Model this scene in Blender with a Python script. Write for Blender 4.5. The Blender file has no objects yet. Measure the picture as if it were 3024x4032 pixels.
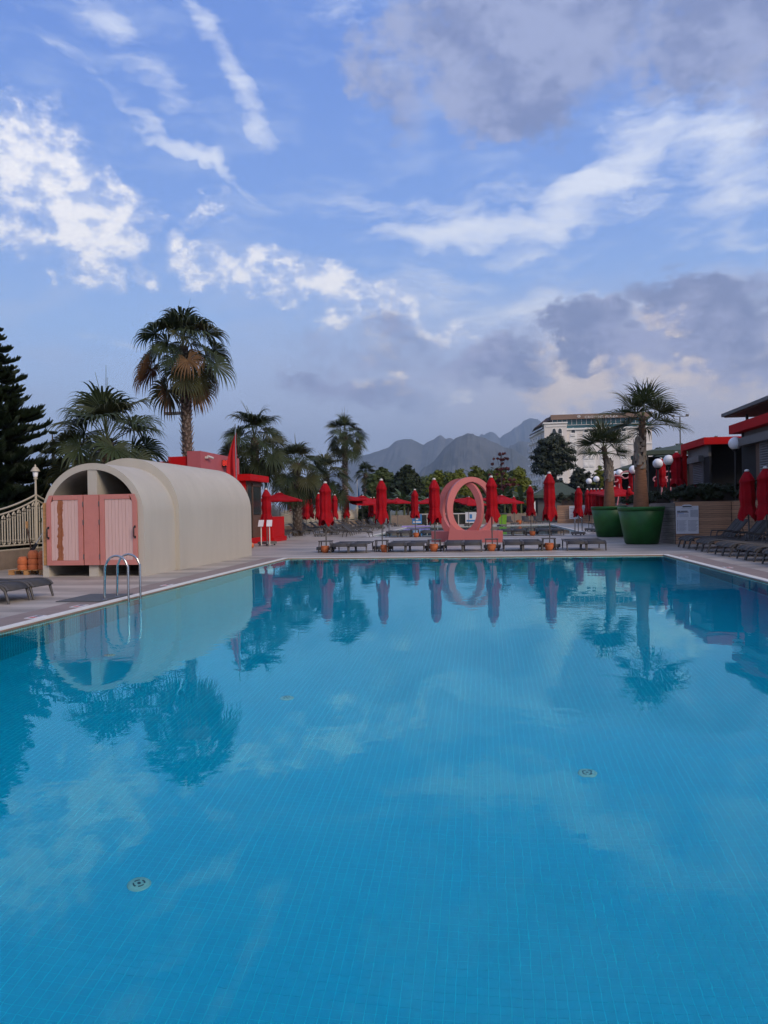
import bpy, bmesh, math, random
import numpy as np
from mathutils import Vector, Matrix, Euler
R = math.radians
PI = math.pi
scene = bpy.context.scene
C = scene.collection
rnd = random.Random(7)

# ------------------------------------------------------------------ camera
CAM_H = 1.6
FOC = 3029.0                      # focal length in pixels of the 3024x4032 frame
YAW, PITCH, ROLL = R(7.52), R(-0.13), R(-1.0)
cam_data = bpy.data.cameras.new('camera')
cam_data.sensor_fit = 'VERTICAL'
cam_data.sensor_height = 36.0
cam_data.lens = 36.0 * FOC / 4032.0
cam_data.clip_start = 0.05
cam_data.clip_end = 60000
cam = bpy.data.objects.new('camera', cam_data)
C.objects.link(cam)
CAMROT = Matrix.Rotation(YAW, 3, 'Z') @ Matrix.Rotation(R(90) + PITCH, 3, 'X') @ Matrix.Rotation(ROLL, 3, 'Z')
cam.matrix_world = Matrix.Translation((0, 0, CAM_H)) @ CAMROT.to_4x4()
scene.camera = cam

def ray(px, py):
    return CAMROT @ Vector(((px - 1512) / FOC, (2016 - py) / FOC, -1.0))
def ground(px, py, z=0.0):
    d = ray(px, py); s = (z - CAM_H) / d.z
    return Vector((d.x * s, d.y * s, z))
def atY(px, py, Y):
    d = ray(px, py); s = Y / d.y
    return Vector((d.x * s, Y, CAM_H + d.z * s))
def atX(px, py, X):
    d = ray(px, py); s = X / d.x
    return Vector((X, d.y * s, CAM_H + d.z * s))
def xY(px, Y):                     # x of a pixel column near the horizon at depth Y
    return atY(px, 2003, Y).x

# ------------------------------------------------------------------ world: sky and clouds
SUN_EL, SUN_AZ = 32.0, 132.0        # azimuth measured from +Y (pool axis) towards +X
world = bpy.data.worlds.new('World'); scene.world = world
world.use_nodes = True
world.cycles.sampling_method = 'MANUAL'
world.cycles.sample_map_resolution = 512
nt = world.node_tree; nt.nodes.clear()
def N(t, **kw):
    n = nt.nodes.new(t)
    for k, v in kw.items(): setattr(n, k, v)
    return n
def L(a, b): nt.links.new(a, b)
def sock(i, v):
    if hasattr(v, 'links') or isinstance(v, bpy.types.NodeSocket): L(v, i)
    else: i.default_value = v
def M(op, a, b=0.0, c=None, clamp=False):
    n = N('ShaderNodeMath', operation=op, use_clamp=clamp)
    sock(n.inputs[0], a); sock(n.inputs[1], b)
    if c is not None: sock(n.inputs[2], c)
    return n.outputs[0]
def VM(op, a, b=None, s=None):
    n = N('ShaderNodeVectorMath', operation=op)
    sock(n.inputs[0], a)
    if b is not None: sock(n.inputs[1], b)
    if s is not None: sock(n.inputs['Scale'], s)
    return n.outputs['Value'] if op in ('LENGTH', 'DOT_PRODUCT') else n.outputs[0]
def MR(v, a, b, c=0.0, d=1.0, smooth=True):
    n = N('ShaderNodeMapRange', interpolation_type='SMOOTHSTEP' if smooth else 'LINEAR')
    sock(n.inputs[0], v); n.inputs[1].default_value = a; n.inputs[2].default_value = b
    n.inputs[3].default_value = c; n.inputs[4].default_value = d
    return n.outputs[0]
def MIX(f, a, b):
    n = N('ShaderNodeMix', data_type='RGBA')
    sock(n.inputs[0], f); sock(n.inputs[6], a); sock(n.inputs[7], b)
    return n.outputs[2]
def NOISE(vec, scale, detail=6, rough=0.55, dist=0.0, dims='2D'):
    n = N('ShaderNodeTexNoise', noise_dimensions=dims)
    L(vec, n.inputs['Vector']); n.inputs['Scale'].default_value = scale
    n.inputs['Detail'].default_value = detail; n.inputs['Roughness'].default_value = rough
    n.inputs['Distortion'].default_value = dist
    return n
def s2l(c):
    return tuple(((v / 255) / 12.92 if v / 255 <= 0.04045 else ((v / 255 + 0.055) / 1.055) ** 2.4) for v in c)
SKY_K = 0.1
def SC(r, g, b, k=1.03):             # cloud and air colours, as seen, in units of the background strength
    return tuple(v * k / SKY_K for v in s2l((r, g, b))) + (1.0,)

tc = N('ShaderNodeTexCoord')
sep = N('ShaderNodeSeparateXYZ'); L(tc.outputs['Generated'], sep.inputs[0])
az = M('ARCTAN2', sep.outputs[0], sep.outputs[1])            # radians, 0 = +Y, positive = +X
el = M('ARCSINE', sep.outputs[2])
comb = N('ShaderNodeCombineXYZ'); L(M('MULTIPLY', az, 57.2958), comb.inputs[0]); L(M('MULTIPLY', el, 57.2958), comb.inputs[1]); comb.inputs[2].default_value = 1.0
P = comb.outputs[0]                                           # (azimuth, elevation) in degrees
EL = M('MULTIPLY', el, 57.2958)
DIR = tc.outputs['Generated']
# the fields that ruffle every cloud
Pst = VM('MULTIPLY', P, (0.75, 1.15, 1))
nA = NOISE(Pst, 0.16, 4, 0.6)
nB = NOISE(Pst, 0.5, 4, 0.62)
def centred(n): return VM('MULTIPLY', VM('SUBTRACT', n.outputs['Color'], (0.5, 0.5, 0.5)), (1, 1, 0))
Pw = VM('ADD', P, VM('ADD', VM('SCALE', centred(nA), s=5.0), VM('SCALE', centred(nB), s=2.2)))
Pw_soft = VM('ADD', P, VM('SCALE', centred(nA), s=5.0))
nF = NOISE(VM('ADD', Pst, (31, 7, 3)), 0.72, 7, 0.6)       # puffs
nC = NOISE(VM('MULTIPLY', VM('ADD', P, VM('SCALE', centred(nA), s=2.5)), (0.34, 1.3, 1)), 0.4, 6, 0.6)  # streaks

def azel(dx, dy):                   # display pixel of the 1659-wide view -> degrees
    d = ray(dx * 3024 / 1659, dy * 3024 / 1659).normalized()
    return math.degrees(math.atan2(d.x, d.y)), math.degrees(math.asin(d.z))
DEG = 1 / (1662 * PI / 180)
def blob(dx, dy, a, b, ang=0, st=1.0, warp=None, inner=0.15):
    u0, v0 = azel(dx, dy)
    src = warp or Pw
    if CH[0] is not None:           # each blob waits for the one before it, which keeps the shader's stack small
        n = N('ShaderNodeVectorMath', operation='MULTIPLY_ADD')
        L(CH[0], n.inputs[0]); n.inputs[1].default_value = (1e-9, 1e-9, 1e-9); L(src, n.inputs[2]); src = n.outputs[0]
    f = 57.3 / 1662 * 0.95
    a *= f; b *= f
    ca, sa = math.cos(R(ang)), math.sin(R(ang))
    u = VM('DOT_PRODUCT', src, (ca / a, sa / a, -(ca * u0 + sa * v0) / a))
    v = VM('DOT_PRODUCT', src, (-sa / b, ca / b, -(-sa * u0 + ca * v0) / b))
    q = M('MULTIPLY_ADD', v, v, M('MULTIPLY', u, u))
    d = M('MULTIPLY_ADD', q, -st / 2.3, st * 1.08)
    d = M('MAXIMUM', CH[1] if CH[1] is not None else 0.0, d)
    CH[0] = CH[1] = d
    return d
def total(fn):
    CH[1] = None
    out = None
    for a in fn: out = blob(*a)
    CH[1] = None
    return out
def one(*a):
    return MR(total([a]), 0.0, a[5], 0.0, a[5])
CH = [None, None]
def total(fn):
    CH[1] = None
    out = None
    for a in fn: out = blob(*a)
    CH[1] = None
    return out
def one(*a):
    return total([a])

# clear sky: Nishita, tinted towards the violet blue of the evening air
sky = N('ShaderNodeTexSky', sky_type='NISHITA')
sky.sun_disc = False; sky.sun_elevation = R(SUN_EL); sky.sun_rotation = R(SUN_AZ)
sky.altitude = 0; sky.air_density = 1.0; sky.dust_density = 1.2; sky.ozone_density = 3.0
NISH = sky.outputs[0]
ramp = N('ShaderNodeValToRGB'); L(MR(EL, -2, 60, 0, 1, False), ramp.inputs[0])
cr = ramp.color_ramp
def stop(e, c):
    x = cr.elements.new((e + 2) / 62); x.color = SC(*c)
cr.elements[0].position = 0; cr.elements[0].color = SC(192, 200, 222)
cr.elements[1].position = 1; cr.elements[1].color = SC(98, 134, 212)
for e, c in ((2.5, (194, 204, 228)), (7, (186, 206, 240)), (13, (160, 194, 243)), (20, (130, 168, 234)), (31, (108, 146, 222))): stop(e, c)
nz = VM('MULTIPLY', NISH, (1.0, 1.0, 1.25))
base = MIX(0.85, nz, ramp.outputs[0])
# a veil of thin high cloud, everywhere, more of it low down
veil = M('MULTIPLY', MR(nC.outputs[0], 0.42, 0.75), MR(EL, 70, 5, 0.25, 0.4))
base = MIX(veil, base, SC(178, 196, 232))
# paler, pinkish air low on the right of the view
w = one(1560, 900, 420, 190, 0, 0.85, Pw_soft, 0.1)
base = MIX(w, base, SC(232, 217, 212))
w = one(1100, 850, 560, 170, 0, 0.6, Pw_soft, 0.1)
base = MIX(w, base, SC(184, 190, 216))

# cirrus: soft white streaks
cir = total([
    (500, 160, 130, 26, -58, 0.9, Pw_soft), (380, 305, 150, 14, -28, 0.8, Pw_soft), (120, 92, 90, 14, -30, 0.35, Pw_soft),
    (215, 30, 90, 30, -40, 0.3, Pw_soft), (1090, 488, 230, 30, 2, 1.1, Pw_soft), (1265, 412, 180, 44, 28, 1.2, Pw_soft),
    (1370, 320, 100, 60, 30, 0.7, Pw_soft), (900, 440, 260, 40, 0, 0.4, Pw_soft), (1590, 370, 90, 90, 0, 0.8, Pw_soft),
    (1600, 440, 220, 40, 20, 0.45, Pw_soft), (1560, 250, 150, 60, 25, 0.6, Pw_soft), (240, 735, 60, 12, -12, 0.5, Pw_soft),
    (350, 190, 70, 26, -30, 0.55, Pw_soft), (1000, 600, 300, 24, 3, 0.3, Pw_soft),
    (1150, 668, 330, 36, -4, 0.7, Pw_soft), (760, 60, 130, 40, -30, 0.35, Pw_soft), (1620, 520, 90, 40, 10, 0.4, Pw_soft)])
dcir = MR(M('ADD', cir, M('MULTIPLY', M('SUBTRACT', nC.outputs[0], 0.5), 2.2)), 0.05, 1.5)
dcir = M('MULTIPLY', dcir, MR(cir, 0.0, 0.25))
col = MIX(M('MULTIPLY', dcir, 0.9), base, SC(226, 232, 246))

# white broken cumulus
cum = total([
    (60, 350, 120, 78, 0, 1.35), (175, 375, 120, 48, -20, 1.25), (255, 405, 75, 36, -25, 0.95), (190, 495, 95, 68, 0, 1.45),
    (100, 500, 130, 50, 10, 0.75), (190, 580, 62, 60, -50, 1.1), (220, 615, 50, 30, 0, 0.8), (10, 420, 50, 50, 0, 0.8),
    (452, 460, 46, 26, 25, 0.95, Pw, 0.3), (370, 522, 24, 20, 0, 1.0, Pw_soft, 0.3), (356, 604, 28, 17, 0, 1.0, Pw_soft, 0.3), (300, 585, 28, 11, -15, 0.9, Pw_soft, 0.3),
    (352, 452, 22, 11, -20, 0.75, Pw_soft, 0.3), (300, 535, 24, 12, 0, 0.6, Pw_soft, 0.3), (505, 497, 20, 10, 0, 0.7, Pw_soft, 0.3),
    (470, 580, 95, 36, -12, 1.15), (560, 610, 90, 44, -8, 1.15), (640, 610, 80, 38, -20, 1.15), (730, 640, 95, 46, -18, 1.2),
    (580, 645, 60, 26, -10, 0.8), (720, 690, 46, 20, 0, 0.7), (860, 675, 95, 34, -10, 1.0), (950, 700, 110, 30, -14, 0.95), (1040, 740, 90, 24, -14, 0.85),
    (820, 745, 70, 30, -20, 0.7), (955, 662, 28, 9, 10, 0.7), (1210, 745, 60, 30, -20, 0.8), (1430, 665, 60, 22, -10, 0.75),
    (850, 830, 90, 40, -10, 0.75), (970, 860, 60, 24, 0, 0.6)])
ncum = M('MULTIPLY', M('SUBTRACT', M('MULTIPLY_ADD', nB.outputs[0], 0.5, M('MULTIPLY', nF.outputs[0], 0.5)), 0.53), 3.6)
dcum = MR(M('ADD', cum, ncum), 0.0, 1.5)
dcum = M('MULTIPLY', dcum, MR(cum, 0.03, 0.3))
nG = NOISE(VM('ADD', Pst, (31.55, 6.3, 3)), 0.8, 3, 0.5)      # the puffs again, shifted: their difference is the lit side
shade = MR(M('MULTIPLY_ADD', dcum, 0.8, M('MULTIPLY', M('SUBTRACT', nF.outputs[0], nG.outputs[0]), 1.6)), 0.1, 0.95)
ccol = MIX(shade, SC(196, 208, 238), SC(250, 248, 250, 1.04))
col = MIX(M('MULTIPLY', dcum, 0.93), col, ccol)

# grey-violet clouds
grey = total([
    (1010, 60, 160, 75, 0, 1.0), (1190, 80, 190, 110, 0, 1.15), (1090, 200, 150, 75, -10, 1.1), (850, 190, 110, 60, -40, 0.75),
    (830, 130, 90, 30, -30, 0.5), (1330, 60, 80, 90, 0, 0.75), (1560, 60, 150, 100, 0, 1.15), (1540, 150, 110, 50, 10, 0.9), (1690, 180, 60, 90, 0, 0.6),
    (1250, 695, 85, 48, 0, 1.3), (1300, 750, 130, 38, 5, 1.2), (1350, 795, 90, 20, 0, 0.9), (1480, 655, 110, 42, -12, 1.3), (1545, 715, 90, 62, -30, 1.25),
    (1620, 800, 80, 45, 0, 0.9), (1640, 650, 90, 40, 0, 0.8), (1075, 780, 85, 46, -10, 0.95), (780, 850, 150, 34, -5, 0.7),
    (700, 830, 90, 30, -10, 0.75), (900, 780, 280, 60, -8, 0.5), (1140, 830, 70, 34, 0, 0.75), (870, 720, 130, 34, -8, 0.55)])
ngr = M('MULTIPLY', M('SUBTRACT', M('MULTIPLY_ADD', nB.outputs[0], 0.6, M('MULTIPLY', nF.outputs[0], 0.4)), 0.5), 1.5)
dgr = MR(M('ADD', grey, ngr), 0.15, 0.95)
dgr = M('MULTIPLY', dgr, MR(grey, 0.03, 0.3))
gshade = MR(M('ADD', M('MULTIPLY', nA.outputs[0], 0.6), M('MULTIPLY', nB.outputs[0], 0.4)), 0.38, 0.62)
gcol = MIX(gshade, SC(116, 130, 172), SC(160, 168, 204))
gcol = MIX(MR(EL, 22, 30), gcol, MIX(gshade, SC(126, 138, 178), SC(158, 168, 202)))
col = MIX(M('MULTIPLY', dgr, 0.9), col, gcol)

# lit, warm edges low on the right
warm = total([(1235, 835, 110, 40, 12, 1.4), (1180, 790, 60, 36, -45, 0.75), (1290, 860, 70, 22, 0, 0.9), (1455, 800, 100, 34, -15, 1.0), (1420, 690, 60, 18, -10, 0.7),
              (1560, 850, 110, 36, 0, 0.7), (1280, 775, 50, 22, 20, 0.6), (850, 838, 60, 26, -15, 0.6), (1480, 925, 140, 18, 0, 0.5)])
dw = MR(M('ADD', warm, M('MULTIPLY', M('SUBTRACT', nF.outputs[0], 0.5), 1.8)), 0.3, 1.2)
dw = M('MULTIPLY', dw, MR(warm, 0.03, 0.3))
col = MIX(M('MULTIPLY', dw, 0.85), col, MIX(shade, SC(240, 222, 208), SC(255, 242, 228, 1.08)))

# broken cloud goes on outside the view, made warmer and brighter as fill light
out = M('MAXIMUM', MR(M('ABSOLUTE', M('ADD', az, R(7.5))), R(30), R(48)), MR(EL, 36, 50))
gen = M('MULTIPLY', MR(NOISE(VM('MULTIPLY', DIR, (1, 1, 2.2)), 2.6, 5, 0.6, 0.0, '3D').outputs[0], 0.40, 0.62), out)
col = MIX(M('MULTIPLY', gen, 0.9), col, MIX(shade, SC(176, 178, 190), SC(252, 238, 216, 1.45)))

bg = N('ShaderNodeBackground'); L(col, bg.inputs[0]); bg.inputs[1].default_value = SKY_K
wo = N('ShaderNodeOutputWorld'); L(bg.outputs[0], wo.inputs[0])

# ------------------------------------------------------------------ sun: weak, veiled evening sun
sl = bpy.data.lights.new('sun', 'SUN'); sl.energy = 2.4; sl.angle = R(24); sl.color = (1.0, 0.82, 0.64)
so = bpy.data.objects.new('sun', sl); C.objects.link(so)
sd = Vector((math.sin(R(SUN_AZ)) * math.cos(R(SUN_EL)), math.cos(R(SUN_AZ)) * math.cos(R(SUN_EL)), math.sin(R(SUN_EL))))
so.rotation_euler = sd.to_track_quat('Z', 'Y').to_euler()

# ------------------------------------------------------------------ render settings
scene.view_settings.view_transform = 'Standard'
try: scene.view_settings.look = 'None'
except Exception: pass
scene.view_settings.exposure = 0.22
scene.view_settings.gamma = 1.0
scene.view_settings.use_curve_mapping = False
scene.render.engine = 'CYCLES'
cy = scene.cycles
cy.use_denoising = True
cy.use_adaptive_sampling = True; cy.adaptive_threshold = 0.015; cy.adaptive_min_samples = 16
try: cy.denoiser = 'OPENIMAGEDENOISE'
except Exception: pass
cy.max_bounces = 7; cy.diffuse_bounces = 3; cy.glossy_bounces = 4; cy.transmission_bounces = 6
cy.transparent_max_bounces = 8; cy.volume_bounces = 0
cy.caustics_reflective = False; cy.caustics_refractive = True
cy.sample_clamp_indirect = 6.0
cy.volume_step_rate = 4.0

# ================================================================== helpers
def mat(name, col, rough=0.6, var=0.12, scale=3.0, bump=0.0, bscale=30.0, metal=0.0, stretch=(1, 1, 1), rand=0.0, spec=0.5, col2=None, detail=5, coat=0.0, sheen=0.0):
    m = bpy.data.materials.new(name); m.use_nodes = True
    t = m.node_tree; b = t.nodes['Principled BSDF']
    b.inputs['Roughness'].default_value = rough; b.inputs['Metallic'].default_value = metal
    b.inputs['Specular IOR Level'].default_value = spec
    if coat: b.inputs['Coat Weight'].default_value = coat; b.inputs['Coat Roughness'].default_value = 0.15
    if sheen: b.inputs['Sheen Weight'].default_value = sheen
    c = t.nodes.new('ShaderNodeTexCoord'); mp = t.nodes.new('ShaderNodeMapping')
    mp.inputs['Scale'].default_value = stretch
    t.links.new(c.outputs['Object'], mp.inputs[0])
    n = t.nodes.new('ShaderNodeTexNoise'); n.inputs['Scale'].default_value = scale; n.inputs['Detail'].default_value = detail
    n.inputs['Roughness'].default_value = 0.62
    t.links.new(mp.outputs[0], n.inputs['Vector'])
    r = t.nodes.new('ShaderNodeMapRange'); r.inputs[1].default_value = 0.3; r.inputs[2].default_value = 0.7
    t.links.new(n.outputs[0], r.inputs[0])
    mx = t.nodes.new('ShaderNodeMix'); mx.data_type = 'RGBA'
    c1 = tuple(v * (1 - var) for v in col); c2 = col2 or tuple(min(1, v * (1 + var)) for v in col)
    mx.inputs[6].default_value = (*c1, 1); mx.inputs[7].default_value = (*c2, 1)
    t.links.new(r.outputs[0], mx.inputs[0])
    out = mx.outputs[2]
    if rand:
        oi = t.nodes.new('ShaderNodeObjectInfo'); hs = t.nodes.new('ShaderNodeHueSaturation')
        rr = t.nodes.new('ShaderNodeMapRange'); rr.inputs[3].default_value = 1 - rand; rr.inputs[4].default_value = 1 + rand
        t.links.new(oi.outputs['Random'], rr.inputs[0]); t.links.new(rr.outputs[0], hs.inputs['Value'])
        t.links.new(out, hs.inputs['Color']); out = hs.outputs[0]
    t.links.new(out, b.inputs['Base Color'])
    if bump:
        n2 = t.nodes.new('ShaderNodeTexNoise'); n2.inputs['Scale'].default_value = bscale; n2.inputs['Detail'].default_value = 4
        t.links.new(mp.outputs[0], n2.inputs['Vector'])
        bp = t.nodes.new('ShaderNodeBump'); bp.inputs['Strength'].default_value = bump; bp.inputs['Distance'].default_value = 0.01
        t.links.new(n2.outputs[0], bp.inputs['Height']); t.links.new(bp.outputs[0], b.inputs['Normal'])
    m['range'] = 1
    return m

class MB:
    def __init__(s): s.v = []; s.f = []; s.sm = []
    def add(s, verts, faces, smooth=False):
        o = len(s.v); s.v += [tuple(p) for p in verts]
        s.f += [tuple(i + o for i in f) for f in faces]; s.sm += [smooth] * len(faces)
    def box(s, c, d, rz=0.0, rx=0.0, ry=0.0):
        hx, hy, hz = d[0] / 2, d[1] / 2, d[2] / 2
        vs = [Vector((x, y, z)) for x in (-hx, hx) for y in (-hy, hy) for z in (-hz, hz)]
        if rz or rx or ry:
            m = Euler((rx, ry, rz)).to_matrix(); vs = [m @ p for p in vs]
        c = Vector(c)
        s.add([p + c for p in vs], [(0, 1, 3, 2), (4, 6, 7, 5), (0, 4, 5, 1), (2, 3, 7, 6), (0, 2, 6, 4), (1, 5, 7, 3)]); return s
    def bb(s, x0, x1, y0, y1, z0, z1):
        return s.box(((x0 + x1) / 2, (y0 + y1) / 2, (z0 + z1) / 2), (abs(x1 - x0), abs(y1 - y0), abs(z1 - z0)))
    def tube(s, pts, r, n=8, smooth=True, cap=True):
        pts = [Vector(p) for p in pts]; rs = r if isinstance(r, (list, tuple)) else [r] * len(pts)
        rings = []; up = None
        for i, p in enumerate(pts):
            a = pts[max(0, i - 1)]; b = pts[min(len(pts) - 1, i + 1)]
            d = (b - a).normalized() if (b - a).length > 1e-9 else Vector((0, 0, 1))
            if up is None: up = Vector((0, 0, 1)) if abs(d.z) < 0.9 else Vector((1, 0, 0))
            x = up.cross(d)
            if x.length < 1e-6: x = Vector((1, 0, 0)).cross(d)
            x.normalize(); y = d.cross(x).normalized(); up = y
            rings.append([p + x * math.cos(2 * PI * k / n) * rs[i] + y * math.sin(2 * PI * k / n) * rs[i] for k in range(n)])
        vs = [q for rg in rings for q in rg]; fs = []
        for i in range(len(rings) - 1):
            for k in range(n):
                k2 = (k + 1) % n; fs.append((i * n + k, i * n + k2, (i + 1) * n + k2, (i + 1) * n + k))
        s.add(vs, fs, smooth)
        if cap: s.add(rings[0], [tuple(range(n))[::-1]]); s.add(rings[-1], [tuple(range(n))])
        return s
    def lathe(s, prof, n=20, c=(0, 0, 0), smooth=True, fn=None):
        vs = []; fs = []
        for (r, z) in prof:
            for k in range(n):
                a = 2 * PI * k / n; rr = r * (fn(a, z) if fn else 1)
                vs.append((c[0] + rr * math.cos(a), c[1] + rr * math.sin(a), c[2] + z))
        for i in range(len(prof) - 1):
            for k in range(n):
                k2 = (k + 1) % n; fs.append((i * n + k, i * n + k2, (i + 1) * n + k2, (i + 1) * n + k))
        s.add(vs, fs, smooth); return s
    def prism(s, pts, axis, a, b, smooth=False):
        """closed outline (2-D points) extruded along axis from a to b"""
        n = len(pts)
        def mk(p, h): return {'y': (p[0], h, p[1]), 'x': (h, p[0], p[1]), 'z': (p[0], p[1], h)}[axis]
        s.add([mk(p, a) for p in pts] + [mk(p, b) for p in pts], [(i, (i + 1) % n, n + (i + 1) % n, n + i) for i in range(n)], smooth)
        s.add([mk(p, a) for p in pts], [tuple(range(n))[::-1]]); s.add([mk(p, b) for p in pts], [tuple(range(n))]); return s
    def sphere(s, c, r, n=16, m=10, sz=1.0):
        prof = [(max(1e-4, r * math.sin(PI * i / m)), -r * sz * math.cos(PI * i / m)) for i in range(m + 1)]
        return s.lathe(prof, n, c)
    def mesh(s, name, m):
        me = bpy.data.meshes.new(name); me.from_pydata(s.v, [], s.f); me.materials.append(m)
        me.polygons.foreach_set('use_smooth', s.sm); me.update(); return me
    def build(s, name, m, parent=None, loc=None, bevel=0.0):
        return link(s.mesh(name, m), name, parent, loc, bevel)
def link(me, name, parent=None, loc=None, bevel=0.0, kind=None):
    o = bpy.data.objects.new(name, me); C.objects.link(o)
    if parent: o.parent = parent
    if loc is not None: o.location = loc
    if bevel:
        b = o.modifiers.new('bevel', 'BEVEL'); b.width = bevel; b.segments = 2; b.limit_method = 'ANGLE'
    if kind: o['kind'] = kind
    return o
def tag(o, label=None, cat=None, group=None, kind=None):
    if label: o['label'] = label
    if cat: o['category'] = cat
    if group: o['group'] = group
    if kind: o['kind'] = kind
    return o
def empty(name, loc, label, cat, group=None, rz=0.0):
    o = bpy.data.objects.new(name, None); C.objects.link(o); o.empty_display_size = 0.2
    o.location = loc; o.rotation_euler = (0, 0, rz)
    return tag(o, label, cat, group)
KIDS = {}
def copy_tree(o, loc, rz, label, group=None, scale=None):
    if not KIDS:
        for q in bpy.data.objects:
            if q.parent: KIDS.setdefault(q.parent.name, []).append(q)
    def rec(q, par):
        c = q.copy(); C.objects.link(c)
        if par is not None: c.parent = par
        for k in q_children(q): rec(k, c)
        return c
    r = rec(o, None); r.location = loc; r.rotation_euler = (0, 0, rz); r['label'] = label
    if group: r['group'] = group
    if scale: r.scale = scale
    return r
def q_children(q):
    if not KIDS or q.name not in KIDS:
        KIDS[q.name] = [c for c in bpy.data.objects if c.parent == q]
    return KIDS[q.name]
def arr_mesh(name, V, F, m, smooth=False):
    """fast mesh from numpy arrays; F is (n,4) or (n,3)"""
    me = bpy.data.meshes.new(name); n, k = F.shape
    me.vertices.add(len(V)); me.vertices.foreach_set('co', np.asarray(V, np.float32).ravel())
    me.loops.add(n * k); me.loops.foreach_set('vertex_index', np.asarray(F, np.int32).ravel())
    me.polygons.add(n); me.polygons.foreach_set('loop_start', np.arange(0, n * k, k, dtype=np.int32))
    me.polygons.foreach_set('use_smooth', np.full(n, smooth)); me.materials.append(m)
    me.update(calc_edges=True); me.validate(); return me

# ================================================================== materials
M_deck = mat('travertine_paving', (0.36, 0.315, 0.268), 0.5, 0.30, 0.8, 0.15, 20, stretch=(0.3, 1.5, 1), detail=8)
for n_ in M_deck.node_tree.nodes:
    if n_.type == 'MAP_RANGE': n_.inputs[1].default_value = 0.40; n_.inputs[2].default_value = 0.60
M_band = mat('brown_travertine_border', (0.27, 0.205, 0.175), 0.5, 0.2, 1.4, 0.1, 20, detail=6)
M_white_strip = mat('white_coping', (0.72, 0.70, 0.64), 0.5, 0.08, 2)
M_terracotta = mat('terracotta', (0.50, 0.135, 0.045), 0.75, 0.18, 6, 0.2, 40)
M_brown_tile = mat('brown_wall_tile', (0.33, 0.17, 0.10), 0.4, 0.2, 5)
M_cream = mat('cream_render', (0.47, 0.435, 0.37), 0.85, 0.06, 1.5, 0.12, 60, detail=8, stretch=(1, 1, 0.22))
M_chrome = mat('stainless_steel', (0.50, 0.50, 0.49), 0.18, 0.05, 4, metal=1.0)
M_gunmetal = mat('dark_metal', (0.10, 0.095, 0.09), 0.45, 0.1, 6)
M_sling = mat('charcoal_sling_fabric', (0.048, 0.045, 0.043), 0.8, 0.1, 5, 0.25, 160)
M_frame = mat('charcoal_resin', (0.066, 0.060, 0.056), 0.5, 0.08, 6)
M_red_cloth = mat('red_canvas', (0.33, 0.002, 0.008), 0.8, 0.22, 3, 0.6, 14, spec=0.2)
M_cap = mat('white_plastic', (0.62, 0.60, 0.55), 0.4, 0.04, 4)
M_pink_dark = mat('coral_pink_paint', (0.52, 0.195, 0.165), 0.6, 0.08, 3, 0.15, 50)
M_pink_pale = mat('pale_pink_boards', (0.62, 0.41, 0.375), 0.65, 0.07, 4, 0.2, 60, stretch=(8, 1, 0.5))
M_sculpt = mat('salmon_paint', (0.56, 0.165, 0.155), 0.5, 0.05, 1.5)
M_red_paint = mat('red_paint', (0.48, 0.006, 0.008), 0.7, 0.10, 2, spec=0.15)
M_rose_paint = mat('rose_paint', (0.42, 0.095, 0.105), 0.7, 0.08, 1.2)
M_ironwork = mat('cream_painted_iron', (0.47, 0.42, 0.33), 0.5, 0.08, 6)
M_green_pot = mat('green_plastic', (0.011, 0.105, 0.016), 0.45, 0.22, 2.5)
M_brown_wood = mat('brown_timber', (0.105, 0.055, 0.032), 0.6, 0.25, 2, 0.2, 30, stretch=(6, 6, 0.6))
M_cedar = mat('cedar_planks', (0.42, 0.245, 0.145), 0.65, 0.3, 2.2, 0.25, 30, stretch=(0.6, 0.6, 9), rand=0.16)
M_greywood = mat('weathered_planks', (0.25, 0.22, 0.19), 0.8, 0.3, 2.2, 0.3, 30, stretch=(0.6, 0.6, 9), rand=0.15)
M_pallet = mat('pallet_wood', (0.44, 0.23, 0.085), 0.8, 0.25, 3, 0.2, 30, stretch=(1, 6, 6))
M_black = mat('black_metal', (0.015, 0.015, 0.015), 0.5, 0.1, 4)
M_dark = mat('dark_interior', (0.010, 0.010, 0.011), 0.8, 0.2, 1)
M_globe = mat('opal_globe', (0.92, 0.92, 0.93), 0.35, 0.02, 3)
M_shutter = mat('grey_shutter', (0.17, 0.17, 0.18), 0.5, 0.08, 4)
M_greycoat = mat('grey_cladding', (0.13, 0.125, 0.12), 0.6, 0.1, 2)
M_taupe = mat('taupe_cladding', (0.17, 0.13, 0.10), 0.65, 0.12, 2)
M_paper = mat('white_board', (0.66, 0.66, 0.68), 0.5, 0.03, 2)
M_ink = mat('grey_print', (0.22, 0.23, 0.27), 0.6, 0.1, 3)
M_ink_dark = mat('dark_print', (0.05, 0.05, 0.06), 0.6, 0.1, 3)
M_ink_red = mat('red_print', (0.45, 0.05, 0.04), 0.6, 0.1, 3)
M_ink_blue = mat('blue_print', (0.04, 0.20, 0.48), 0.6, 0.1, 3)
M_hotel = mat('white_stucco', (0.86, 0.84, 0.80), 0.8, 0.05, 0.2)
M_hotel2 = mat('cream_stucco', (0.74, 0.69, 0.64), 0.8, 0.06, 0.2)
M_glass_dark = mat('dark_window_glass', (0.03, 0.038, 0.042), 0.12, 0.2, 0.5)
M_glass_teal = mat('teal_window_glass', (0.03, 0.10, 0.12), 0.10, 0.35, 0.25)
M_bronze = mat('bronze_cladding', (0.22, 0.14, 0.095), 0.5, 0.1, 0.3)
M_rooftile = mat('dark_roof', (0.07, 0.05, 0.055), 0.7, 0.2, 0.5)
M_wallstone = mat('tan_stone', (0.25, 0.19, 0.14), 0.8, 0.2, 3, 0.3, 12, detail=7)
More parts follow.
